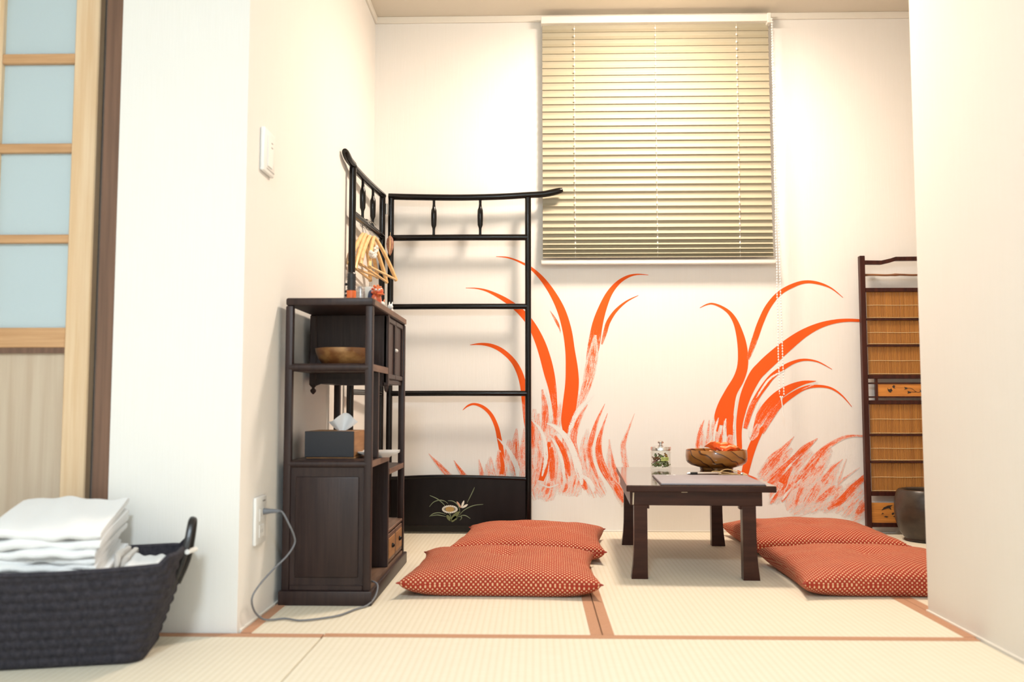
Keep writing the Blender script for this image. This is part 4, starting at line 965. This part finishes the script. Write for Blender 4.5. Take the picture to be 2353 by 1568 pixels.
# zelkova bowl and orange packets
bc = onT(0.402, 0.735); bx, by, bz = bc
o = tag(MB().lathe([(0.060, 0.0), (0.066, 0.001), (0.068, 0.010), (0.078, 0.012), (0.102, 0.019), (0.116, 0.028), (0.1220, 0.036), (0.1240, 0.056), (0.1225, 0.079), (0.1205, 0.0815), (0.1180, 0.079), (0.1165, 0.050), (0.105, 0.034), (0.07, 0.024), (0.005, 0.021)], 56, T(bx, by, bz + 0.0004)).build('serving_bowl', 'zelkova'),
    'round bowl of striped brown wood grain on the low table', 'bowl'); rebase(o, (bx, by, bz))
def packet(label, loc, rot, sz):
    n = 9; vs = []; fs = []; rnd = random.Random(sum(map(ord, label)))
    for side in (1, -1):
        for i in range(n):
            for j in range(n):
                s, t_ = 2 * i / (n - 1) - 1, 2 * j / (n - 1) - 1
                h = 0.011 * ((1 - s * s) * (1 - t_ * t_)) ** 0.4 * (1 + 0.5 * math.sin(5 * s + 7 * t_ + rnd.random()))
                vs.append((s * sz[0], t_ * sz[1], side * h + (rnd.random() - 0.5) * 0.005 * (1 if abs(s) < 1 and abs(t_) < 1 else 0) + 0.004 * math.sin(s * 6)))
    k = n * n
    for i in range(n - 1):
        for j in range(n - 1):
            f = (i * n + j, (i + 1) * n + j, (i + 1) * n + j + 1, i * n + j + 1)
            fs += [f, tuple(reversed([q + k for q in f]))]
    o = tag(MB().add(vs, fs).build('snack_packet', 'wrapper_orange', smooth=25), label, 'packet', 'orange snack packets in the wooden bowl')
    o.location = loc; o.rotation_euler = rot
packet('shiny orange snack packet lying lowest at the middle of the wooden bowl', (bx + 0.010, by - 0.040, bz + 0.062), (R(-10), R(3), R(8)), (0.065, 0.040))
packet('shiny orange snack packet at the right side of the wooden bowl', (bx + 0.054, by - 0.006, bz + 0.084), (R(-14), R(-4), R(-25)), (0.042, 0.036))
packet('shiny orange snack packet leaning highest at the back of the wooden bowl', (bx + 0.030, by + 0.046, bz + 0.094), (R(-18), R(6), R(12)), (0.062, 0.034))
packet('shiny orange snack packet under the others in the wooden bowl', (bx + 0.000, by + 0.015, bz + 0.052), (R(4), R(-4), R(60)), (0.060, 0.045))

# binder, pen and string
bd = thing('binder', 'dark grey flat binder lying at the near edge of the low table', 'binder', onT(0.29, 0.19), TA)
MB().box(0.115, 0.455, 0.012, 0.375, 0.3125, 0.3190, 0.0025, 2, TM).build('cover', 'folder_grey', bd)
MB().box(0.113, 0.457, 0.010, 0.377, 0.3122, 0.3140, 0.0008, 1, TM).build('back_cover', 'folder_edge', bd)
for rx in (0.168, 0.192):
    MB().lathe([(0.0048, 0.0), (0.0048, 0.0012), (0.0040, 0.0016)], 16, TM @ T(rx, 0.350, 0.3190)).build('rivet', 'white_plastic', bd)
pn = thing('ballpoint_pen', 'silver ballpoint pen with black grip lying behind the grey binder', 'pen', onT(0.33, 0.46), TA)
PM = TM @ T(0.248, 0.452, TZ + 0.0056) @ Matrix.Rotation(R(9), 4, 'Z') @ Matrix.Rotation(R(90), 4, 'Y')
MB().lathe([(0.0015, 0.0), (0.0040, 0.006), (0.0048, 0.014)], 12, PM).build('tip', 'steel', pn)
MB().lathe([(0.0050, 0.014), (0.0054, 0.020), (0.0054, 0.036), (0.0050, 0.042)], 12, PM).build('grip', 'pen_black', pn)
MB().lathe([(0.0047, 0.042), (0.0050, 0.050), (0.0050, 0.118), (0.0035, 0.122), (0.0028, 0.134)], 12, PM).build('barrel', 'steel', pn)
pts = spline([(0.366, 0.475, 0.004), (0.385, 0.500, 0.012), (0.410, 0.505, 0.018), (0.440, 0.485, 0.012), (0.468, 0.455, 0.004), (0.470, 0.435, 0.003), (0.450, 0.440, 0.003), (0.420, 0.460, 0.006), (0.390, 0.470, 0.010), (0.360, 0.485, 0.012), (0.345, 0.478, 0.010)], 5)
MB().tube([onT(*p) for p in pts], 0.0016, 6).build('string', 'hemp', pn)
pts = spline([(0.366, 0.472, 0.003), (0.400, 0.462, 0.003), (0.440, 0.452, 0.003), (0.466, 0.442, 0.003)], 5)
MB().tube([onT(*p) for p in pts], 0.0014, 6).build('string', 'hemp', pn)
MB().sphere(onT(0.452, 0.440, 0.006), 0.006, 8, 6).build('clasp', 'steel', pn)

# ------------------------------------------------------------------ floor cushions
def cushion(label, loc, rz, a, b, h, seed, tuft=True):
    rnd = random.Random(seed); n = 49
    ph = [rnd.uniform(0, 6.28) for _ in range(8)]
    vs = []; uv = []; zm = 0.040
    def pt(s, t, side):
        x = a * s * (1 - 0.085 * (1 - t * t)); y = b * t * (1 - 0.085 * (1 - s * s))
        e = max(0.0, (1 - s * s)) ** 0.5 * max(0.0, (1 - t * t)) ** 0.5
        k = e ** 0.62
        r2 = s * s + t * t
        dip = 0.30 * math.exp(-r2 / 0.05) if tuft else 0
        wr = 0.05 * math.sin(6 * s + 4 * t + ph[0]) * math.sin(5 * t - 3 * s + ph[1]) + 0.03 * math.sin(11 * s + ph[2]) * math.sin(9 * t + ph[3])
        # puckers running in from the edges
        pk = 0.05 * math.sin(16 * s + ph[4]) * max(0, abs(t) - 0.6) * 2 + 0.05 * math.sin(16 * t + ph[5]) * max(0, abs(s) - 0.6) * 2
        if side > 0: z = zm + h * (k * (1 + wr + pk) - dip)
        else: z = max(0.0015, zm - 0.075 * k)
        cz = 0.006 * (abs(s) ** 6 * abs(t) ** 6)
        return (x, y, z + cz)
    idx = {}
    for side in (1, -1):
        for i in range(n):
            for j in range(n):
                # denser near the rim
                s = math.sin((2 * i / (n - 1) - 1) * math.pi / 2); t = math.sin((2 * j / (n - 1) - 1) * math.pi / 2)
                rim = i in (0, n - 1) or j in (0, n - 1)
                if side < 0 and rim: idx[(side, i, j)] = idx[(1, i, j)]; continue
                idx[(side, i, j)] = len(vs); vs.append(pt(s, t, side))
                uv.append([0.0, 0.0])
    c_ = n // 2                                            # cloth coordinates: arc length from the centre lines
    for side in (1, -1):
        P = [[Vector(vs[idx[(side, i, j)]]) for j in range(n)] for i in range(n)]
        for i in range(n):
            for ax in (0, 1):
                for d in (1, -1):
                    run = 0.0; k = c_
                    while 0 <= k + d < n:
                        p, q = (P[k][i], P[k + d][i]) if ax == 0 else (P[i][k], P[i][k + d])
                        run += (q - p).length; k += d
                        ii = idx[(side, k, i)] if ax == 0 else idx[(side, i, k)]
                        if side > 0 or uv[ii][ax] == 0.0: uv[ii][ax] = d * run
    fs = []
    for side in (1, -1):
        for i in range(n - 1):
            for j in range(n - 1):
                f = (idx[(side, i, j)], idx[(side, i + 1, j)], idx[(side, i + 1, j + 1)], idx[(side, i, j + 1)])
                fs.append(f if side > 0 else f[::-1])
    t_ = thing('floor_cushion', label, 'cushion', loc, rz, group='red dotted floor cushions')
    me = bpy.data.meshes.new('cover'); me.from_pydata(vs, [], fs)
    ul = me.uv_layers.new(name='UVMap')
    for lp in me.loops: ul.data[lp.index].uv = uv[lp.vertex_index]
    me.materials.append(MATS['dotted_cloth']); me.shade_smooth()
    o = bpy.data.objects.new('cover', me); COL.objects.link(o); o.parent = t_
    for sx in (-1, 1):
        for sy in (-1, 1):
            c = Vector((a * sx, b * sy, zm + 0.006)); d = Vector((sx, sy, 0.1)).normalized()
            MB().tube([c - d * 0.012, c, c + d * 0.009], [0.005, 0.004, 0.0015], 6).build('corner_tassel', 'cushion_red', t_, absolute=False)
    if tuft:
        zc = zm + h * 0.66
        MB().tube([(-0.028, 0.005, zc + 0.004), (0, 0, zc - 0.002), (0.026, -0.008, zc + 0.004)], [0.0012, 0.002, 0.0012], 6).build('tuft_thread', 'cushion_red', t_, absolute=False)
    return t_
cushion('red dotted floor cushion nearest the dark cabinet, in front of another', (-0.098, 2.985, 0), R(-1.5), 0.302, 0.278, 0.062, 1)
cushion('red dotted floor cushion behind the front left one, before the black rack', (-0.012, 3.610, 0), R(-4), 0.288, 0.300, 0.066, 2)
cushion('red dotted floor cushion at right partly hidden by the white wall', (1.112, 3.030, 0), R(-1), 0.305, 0.300, 0.062, 3)
cushion('red dotted floor cushion at right between the table and the bamboo screen', (1.118, 3.745, 0), R(-1), 0.295, 0.290, 0.066, 4)

# ------------------------------------------------------------------ reed screen and hibachi at right
SX0, SX1, SY = 1.479, 2.36, 4.088
sc_ = thing('reed_screen', 'tall dark-framed bamboo reed screen standing against the back wall at right', 'screen', ((SX0 + SX1) / 2, SY, 0))
def spart(name, mb, m='screen_wood', par=sc_): return mb.build(name, m, par)
for x0 in (SX0, SX1 - 0.023):
    spart('post', MB().box(x0, x0 + 0.023, SY - 0.014, SY + 0.014, 0.0, 1.253, 0.002))
xa, xb = SX0 + 0.023, SX1 - 0.023
poly = [(xa, 1.214), (xa + 0.075, 1.213), (xa + 0.115, 1.222), (xa + 0.14, 1.230), ((xa + xb) / 2, 1.232), (xb - 0.14, 1.230), (xb - 0.115, 1.222), (xb - 0.075, 1.213), (xb, 1.214)]
poly = poly + [(p[0], p[1] + 0.018) for p in poly[::-1]]
spart('top_rail', MB().prism(poly, SY - 0.010, SY + 0.010))
rod = [(xa + k * 0.02, SY, 1.166 + 0.001 * math.sin(k)) for k in range(int((xb - xa) / 0.02) + 1)] + [(xb, SY, 1.166)]
spart('bamboo_rod', MB().tube(rod, [0.0048 + (0.0016 if k % 7 == 0 else 0) for k in range(len(rod))], 8), 'bamboo_rod')
for z0, z1 in ((1.088, 1.106), (0.694, 0.712), (0.579, 0.597), (0.171, 0.190), (0.033, 0.052)):
    spart('rail', MB().box(xa, xb, SY - 0.011, SY + 0.011, z0, z1, 0.0015))
for z0, z1 in ((0.958, 0.967), (0.839, 0.848), (0.437, 0.446), (0.317, 0.326)):
    spart('thin_rail', MB().box(xa, xb, SY - 0.012, SY - 0.003, z0, z1, 0.001))
rn = int((xb - xa - 0.012) / 0.0046)
for z0, z1 in ((0.967, 1.088), (0.848, 0.958), (0.712, 0.839), (0.446, 0.579), (0.326, 0.437), (0.190, 0.317)):
    mb = MB()
    for k in range(rn):
        x = xa + 0.006 + (k + 0.5) * 0.0046; r_ = 0.0022; yy = SY + random.uniform(-0.0006, 0.0006)
        mb.add([(x - r_, yy + 0.001, z0), (x - r_ * 0.6, yy - r_ * 0.8, z0), (x + r_ * 0.6, yy - r_ * 0.8, z0), (x + r_, yy + 0.001, z0), (x - r_, yy + 0.001, z1), (x - r_ * 0.6, yy - r_ * 0.8, z1), (x + r_ * 0.6, yy - r_ * 0.8, z1), (x + r_, yy + 0.001, z1)],
               [(0, 1, 5, 4), (1, 2, 6, 5), (2, 3, 7, 6), (3, 0, 4, 7)])
    rp = tag(mb.build('reed_panel', 'reed', sc_, smooth=0), kind='stuff')
    zm_ = (z0 + z1) / 2
    for zt_ in (zm_, z0 + 0.004):
        MB().tube([(xa + 0.006 + k * 0.04, SY - 0.0028, zt_ + 0.0006 * math.sin(k * 1.3)) for k in range(int((xb - xa - 0.012) / 0.04) + 1)], 0.0010, 5).build('thread', 'thread', rp)
# pierced middle band
for z0, z1 in ((0.670, 0.677), (0.608, 0.615)):
    spart('lattice_bar', MB().box(xa, xb, SY - 0.006, SY + 0.006, z0, z1))
for x0 in (xa + 0.034, xb - 0.044):
    spart('lattice_upright', MB().box(x0, x0 + 0.010, SY - 0.007, SY + 0.007, 0.597, 0.694))
cp = spart('carved_board', MB().box(xa + 0.044, xb - 0.044, SY - 0.004, SY + 0.004, 0.615, 0.670), 'carved_cedar')
def leafp(poly, par, y=SY - 0.0048):
    MB().prism(poly, y, y + 0.001).build('inlay', 'dark_inlay', par, smooth=0)
def blob(cx, cz, pts, par, k=1.0): leafp([(cx + a * k, cz + b * k) for a, b in pts], par)
gk = [(-0.010, 0.010), (-0.006, 0.002), (0.003, 0.003), (0.006, 0.008), (0.009, 0.002), (0.012, -0.004), (0.007, -0.008), (0.004, -0.013), (-0.004, -0.010), (-0.009, -0.003)]
for off in (0.0, 0.26, 0.50):
    ox = xa + off
    blob(ox + 0.098, 0.644, gk, cp); blob(ox + 0.118, 0.657, [(b, a) for a, b in gk], cp, 0.7)
    blob(ox + 0.172, 0.651, [(-0.010, 0.006), (0.004, 0.003), (0.004, -0.003), (-0.009, -0.006), (-0.006, 0)], cp)
    blob(ox + 0.186, 0.633, [(-0.010, 0.006), (0.006, 0.002), (0.006, -0.003), (-0.010, -0.006), (-0.007, 0)], cp)
    for l in ([(0.176, 0.651), (0.195, 0.650), (0.208, 0.640), (0.222, 0.632), (0.234, 0.636), (0.246, 0.642)], [(0.191, 0.634), (0.206, 0.634), (0.214, 0.634)]):
        s = spline([(ox + a, SY - 0.0045, b) for a, b in l], 4); MB().tube(s, 0.0009, 5).build('inlay', 'dark_inlay', cp)
    blob(ox + 0.240, 0.640, gk, cp, 0.8); blob(ox + 0.254, 0.646, gk, cp, 1.1)
cp2 = spart('carved_board', MB().box(xa, xb, SY - 0.004, SY + 0.004, 0.052, 0.140), 'carved_cedar')
for off in (0.0, 0.3, 0.58):
    ox = xa + off + 0.02
    blob(ox + 0.055, 0.118, [(-0.030, -0.012), (-0.018, 0.002), (0.0, 0.010), (0.022, 0.012), (0.010, 0.004), (0.014, -0.010), (0.004, -0.002), (-0.008, -0.004)], cp2)
    blob(ox + 0.075, 0.092, [(-0.006, 0), (0, 0.005), (0.008, 0.004), (0.004, -0.003), (-0.002, -0.006)], cp2)
    blob(ox + 0.045, 0.078, [(-0.010, 0), (-0.002, 0.004), (0.010, 0.001), (0.002, -0.003)], cp2); blob(ox + 0.085, 0.080, [(-0.010, 0), (-0.002, 0.003), (0.012, 0.002), (0.002, -0.004)], cp2)
    blob(ox + 0.030, 0.092, [(-0.006, -0.003), (0, 0.004), (0.006, 0.0)], cp2)
hb = thing('hibachi_pot', 'round dark glazed ceramic brazier pot beside the white wall at right', 'pot', (1.672, 3.905, 0))
MB().lathe([(0.088, 0.0), (0.094, 0.004), (0.090, 0.010), (0.112, 0.040), (0.126, 0.085), (0.131, 0.130), (0.128, 0.175), (0.120, 0.205), (0.112, 0.216), (0.102, 0.218), (0.097, 0.212), (0.103, 0.190), (0.100, 0.150)], 48, T(1.672, 3.905, 0), cap=False).build('body', 'hibachi_glaze', hb)
MB().lathe([(0.1025, 0.150), (0.06, 0.158), (0.004, 0.164)], 32, T(1.672, 3.905, 0), cap=False).build('ash_bed', 'ash', hb)
MB().lathe([(0.090, 0.0005), (0.004, 0.0005)], 32, T(1.672, 3.905, 0), cap=False).build('foot', 'hibachi_glaze', hb)

# ------------------------------------------------------------------ basket with towels
BA = R(13.0); u_ = Vector((math.cos(BA), math.sin(BA), 0)); v_ = Vector((-math.sin(BA), math.cos(BA), 0))
A0 = Vector((-0.887, 2.034, 0.0)); Bc = A0 - u_ * 0.20 + v_ * 0.10
bk = thing('woven_basket', 'black woven basket full of white towels beside the sliding door', 'basket', Bc, BA)
def rrect(a, b, r, n):
    """closed rounded rectangle, points evenly spread"""
    segs = [((a, -b + r), (a, b - r)), ((a - r, b), (-a + r, b)), ((-a, b - r), (-a, -b + r)), ((-a + r, -b), (a - r, -b))]
    cs = [(a - r, b - r, 0), (-a + r, b - r, 90), (-a + r, -b + r, 180), (a - r, -b + r, 270)]
    pts = []
    for (p, q), (cx, cy, s) in zip(segs, cs):
        L = math.dist(p, q); k = max(2, int(L / n))
        pts += [(p[0] + (q[0] - p[0]) * i / k, p[1] + (q[1] - p[1]) * i / k) for i in range(k)]
        m = max(4, int(r * math.pi / 2 / n)); pts += [(cx + r * math.cos(R(s + 90 * i / m)), cy + r * math.sin(R(s + 90 * i / m))) for i in range(m)]
    return pts
NB = 320
def loop(a, b, r, cy):
    p = rrect(a, b, r, 0.001); L = len(p)
    return [(p[int(i * L / NB) % L][0], p[int(i * L / NB) % L][1] + cy) for i in range(NB)]
rows = 50; Hb = 0.225; vs = []; fs = []
def ring(t):
    a = 0.200 + 0.078 * t; b = 0.100 + 0.045 * t; cy = 0.0 - 0.020 * t
    return loop(a, b, 0.035 + 0.02 * t, cy)
for side in (1, 0):
    for k in range(rows + 1):
        t = k / rows; rg = ring(t)
        for i, (x, y) in enumerate(rg):
            px, py = rg[i - 1]; qx, qy = rg[(i + 1) % NB]
            tx, ty = qx - px, qy - py; n = math.hypot(tx, ty) or 1; nx, ny = ty / n, -tx / n
            coil = k // 5; fr_ = (k % 5) / 5.0
            wv = 0.0034 * math.sin(math.pi * fr_) + 0.0020 * math.sin(i * math.pi / 3 + coil * math.pi) * math.sin(math.pi * fr_)
            d = (0.004 + wv) if side else -0.003
            sag = -0.012 * math.sin(math.pi * min(1, max(0, (x + 0.28) / 0.56))) * t * (1 if y < 0 else 0.4)
            vs.append((x + nx * d, y + ny * d, Hb * t + 0.002 + sag + (0.016 * t if x > 0.26 else 0)))
for s_ in range(2):
    o_ = s_ * (rows + 1) * NB
    for k in range(rows):
        for i in range(NB):
            j = (i + 1) % NB; f = (o_ + k * NB + i, o_ + k * NB + j, o_ + (k + 1) * NB + j, o_ + (k + 1) * NB + i)
            fs.append(f if s_ == 0 else f[::-1])
o1 = rows * NB; o2 = (rows + 1) * NB + rows * NB
for i in range(NB):
    j = (i + 1) % NB; fs.append((o1 + i, o1 + j, o2 + j, o2 + i))
fs.append(tuple(range(NB - 1, -1, -1)))
MB().add(vs, fs).build('woven_body', 'basket_cord', bk, smooth=50, absolute=False)
rim = [vs[o1 + i] for i in range(0, NB, 4)]
MB().tube([(p[0] * 0.992, p[1] * 0.99, p[2]) for p in rim], 0.0062, 8, closed=True).build('rim', 'basket_cord', bk, absolute=False)
xr = 0.200 + 0.078 + 0.004
for sgn in (1, -1):
    hp = spline([(sgn * (xr - 0.032), -0.052, 0.145), (sgn * (xr - 0.008), -0.050, 0.200), (sgn * (xr + 0.006), -0.046, 0.250), (sgn * (xr + 0.012), -0.024, 0.300), (sgn * (xr + 0.013), 0.004, 0.304), (sgn * (xr + 0.007), 0.026, 0.262), (sgn * (xr - 0.004), 0.034, 0.205), (sgn * (xr - 0.026), 0.036, 0.150)], 5)
    MB().tube(hp, 0.0085, 8, flat=0.55).build('handle', 'black_leather', bk, absolute=False)
    MB().tube([(sgn * (xr + 0.008), -0.054, 0.236), (sgn * (xr + 0.014), 0.040, 0.228)], 0.006, 8).build('handle_band', 'white_plastic', bk, absolute=False)

def towel(label, loc, rot, W, D, th, layers, m='towel_white', seed=0, group='white towels in the basket'):
    """folded towel: layers with a rounded fold at the near edge, one mesh"""
    rnd = random.Random(seed); mb = MB(); nW = 22
    lt = th / layers
    for l in range(layers):
        z0 = l * lt; ins = rnd.uniform(0, 0.010); insw = rnd.uniform(0, 0.006)
        # cross-section: near end round, far end round
        prof = []
        r_ = lt * 0.52; cy0 = -D / 2 + r_ + ins; cy1 = D / 2 - r_
        for k in range(9):
            a = R(90 + 180 * k / 8); prof.append((cy0 + r_ * math.cos(a), r_ * math.sin(a)))
        for k in range(1, 8): prof.append((cy0 + (cy1 - cy0) * k / 8, -r_))
        for k in range(9):
            a = R(-90 + 180 * k / 8); prof.append((cy1 + r_ * math.cos(a), r_ * math.sin(a)))
        for k in range(1, 8): prof.append((cy1 + (cy0 - cy1) * k / 8, r_))
        P = len(prof); vs = []; fs = []
        p1, p2 = rnd.uniform(0, 6), rnd.uniform(0, 6)
        for i in range(nW + 1):
            s = 2 * i / nW - 1; e = 1 - max(0, (abs(s) - 0.93) / 0.07) ** 2 * 0.35
            for (y, z) in prof:
                wob = 0.0030 * math.sin(5 * s + p1 + 14 * y) + 0.002 * math.sin(11 * s + p2)
                drop = -0.10 * max(0, -y / D - 0.18) ** 1.5 * th / 0.03 * 0.3
                vs.append(((W / 2 - insw) * s, y + 0.004 * math.sin(4 * s + p2), z0 + lt / 2 + z * e + wob + drop))
        for i in range(nW):
            for k in range(P): fs.append((i * P + k, i * P + (k + 1) % P, (i + 1) * P + (k + 1) % P, (i + 1) * P + k))
        fs.append(tuple(range(P - 1, -1, -1))); fs.append(tuple(nW * P + k for k in range(P)))
        mb.add(vs, fs)
    o = tag(mb.build('folded_towel', m, smooth=60), label, 'towel', group)
    o.location = loc; o.rotation_euler = rot
    return o
zt_ = 0.143
stack = [(0.255, 0.265, 0.036, 3, 'lowest white folded towel of the stack in the basket'), (0.250, 0.262, 0.034, 3, 'white folded towel second from the bottom of the basket stack'),
         (0.248, 0.258, 0.034, 3, 'white folded towel third from the bottom of the basket stack'), (0.246, 0.256, 0.034, 2, 'white folded towel just under the topmost one in the basket'),
         (0.245, 0.255, 0.040, 2, 'topmost white folded towel of the stack in the basket')]
for k, (W_, D_, th_, ly, lab) in enumerate(stack):
    c = Vector((-1.112, 2.092, 0)) + Vector((0.006 * math.sin(k * 2.2), 0.004 * math.cos(k * 1.7), 0))
    towel(lab, (c.x, c.y, zt_), (R(11), R(-1.0 + 0.6 * k), R(11 + (k % 3 - 1) * 2.0)), W_, D_, th_, ly, seed=k + 3)
    zt_ += th_ + 0.0015
towel('small white folded towel lying low at the right end of the basket', (-0.925, 2.145, 0.158), (R(6), R(4), R(14)), 0.110, 0.16, 0.045, 2, seed=21)
towel('cream towel standing on edge behind the right side of the stack', (-0.990, 2.175, 0.150), (R(4), R(-76), R(8)), 0.150, 0.13, 0.030, 2, 'towel_cream', seed=22)
towel('greyish white folded towel at the far left in the basket', (-1.285, 1.965, 0.150), (R(8), R(10), R(10)), 0.100, 0.15, 0.100, 4, seed=23)

# ------------------------------------------------------------------ switch, outlet, plug with cord on the left wall
sw = thing('light_switch', 'white light switch plate high on the left wall', 'light switch', (XL, 2.46, 1.222))
MB().box(XL, XL + 0.012, 2.410, 2.510, 1.224, 1.347, 0.004, 2).build('plate', 'white_plastic', sw)
MB().box(XL + 0.011, XL + 0.015, 2.438, 2.482, 1.242, 1.330, 0.002).build('rocker', 'white_plastic', sw)
for zz in (1.300, 1.313): MB().box(XL + 0.0148, XL + 0.0154, 2.466, 2.480, zz, zz + 0.003).build('marking', 'plastic_grey', sw)
MB().box(XL + 0.0118, XL + 0.0125, 2.436, 2.506, 1.234, 1.2365).build('marking', 'plastic_grey', sw)
ol = thing('wall_outlet', 'white double wall outlet low on the left wall', 'outlet', (XL, 2.458, 0.20))
MB().box(XL, XL + 0.009, 2.412, 2.506, 0.200, 0.328, 0.003, 2).build('plate', 'white_plastic', ol)
for zz in (0.218, 0.262): 
    s_ = MB().box(XL + 0.0085, XL + 0.0105, 2.440, 2.480, zz, zz + 0.034, 0.001).build('socket', 'white_plastic', ol)
    for yy in (2.452, 2.466): MB().box(XL + 0.0102, XL + 0.0108, yy, yy + 0.002, zz + 0.012, zz + 0.022).build('slot', 'plastic_grey', s_)
MB().box(XL + 0.0088, XL + 0.0096, 2.468, 2.492, 0.313, 0.317).build('marking', 'plastic_grey', ol)
cd = thing('power_cord', 'grey power cord plugged into the wall outlet and trailing to the cabinet', 'cord', (XL + 0.012, 2.470, 0.285))
MB().tube([(XL + 0.011, 2.472, 0.286), (XL + 0.018, 2.472, 0.286), (XL + 0.030, 2.472, 0.2865), (XL + 0.046, 2.470, 0.287), (XL + 0.056, 2.468, 0.287)], [0.009, 0.0085, 0.0065, 0.0055, 0.004], 10).build('plug', 'cord_grey', cd)
cp_ = [(-0.700, 2.468, 0.287), (-0.688, 2.460, 0.284), (-0.672, 2.458, 0.258), (-0.660, 2.473, 0.222), (-0.660, 2.483, 0.197), (-0.673, 2.455, 0.168), (-0.700, 2.420, 0.138), (-0.722, 2.372, 0.106), (-0.732, 2.345, 0.078), (-0.733, 2.370, 0.040), (-0.722, 2.405, 0.012), (-0.703, 2.426, 0.0045), (-0.672, 2.441, 0.0045), (-0.625, 2.420, 0.0045), (-0.572, 2.446, 0.0045), (-0.533, 2.482, 0.0045), (-0.506, 2.550, 0.0045), (-0.478, 2.598, 0.0065), (-0.4635, 2.640, 0.022), (-0.4625, 2.675, 0.046), (-0.478, 2.690, 0.055), (-0.50, 2.700, 0.0555)]
MB().tube(spline(cp_, 5), 0.0026, 8).build('cable', 'cord_grey', cd)
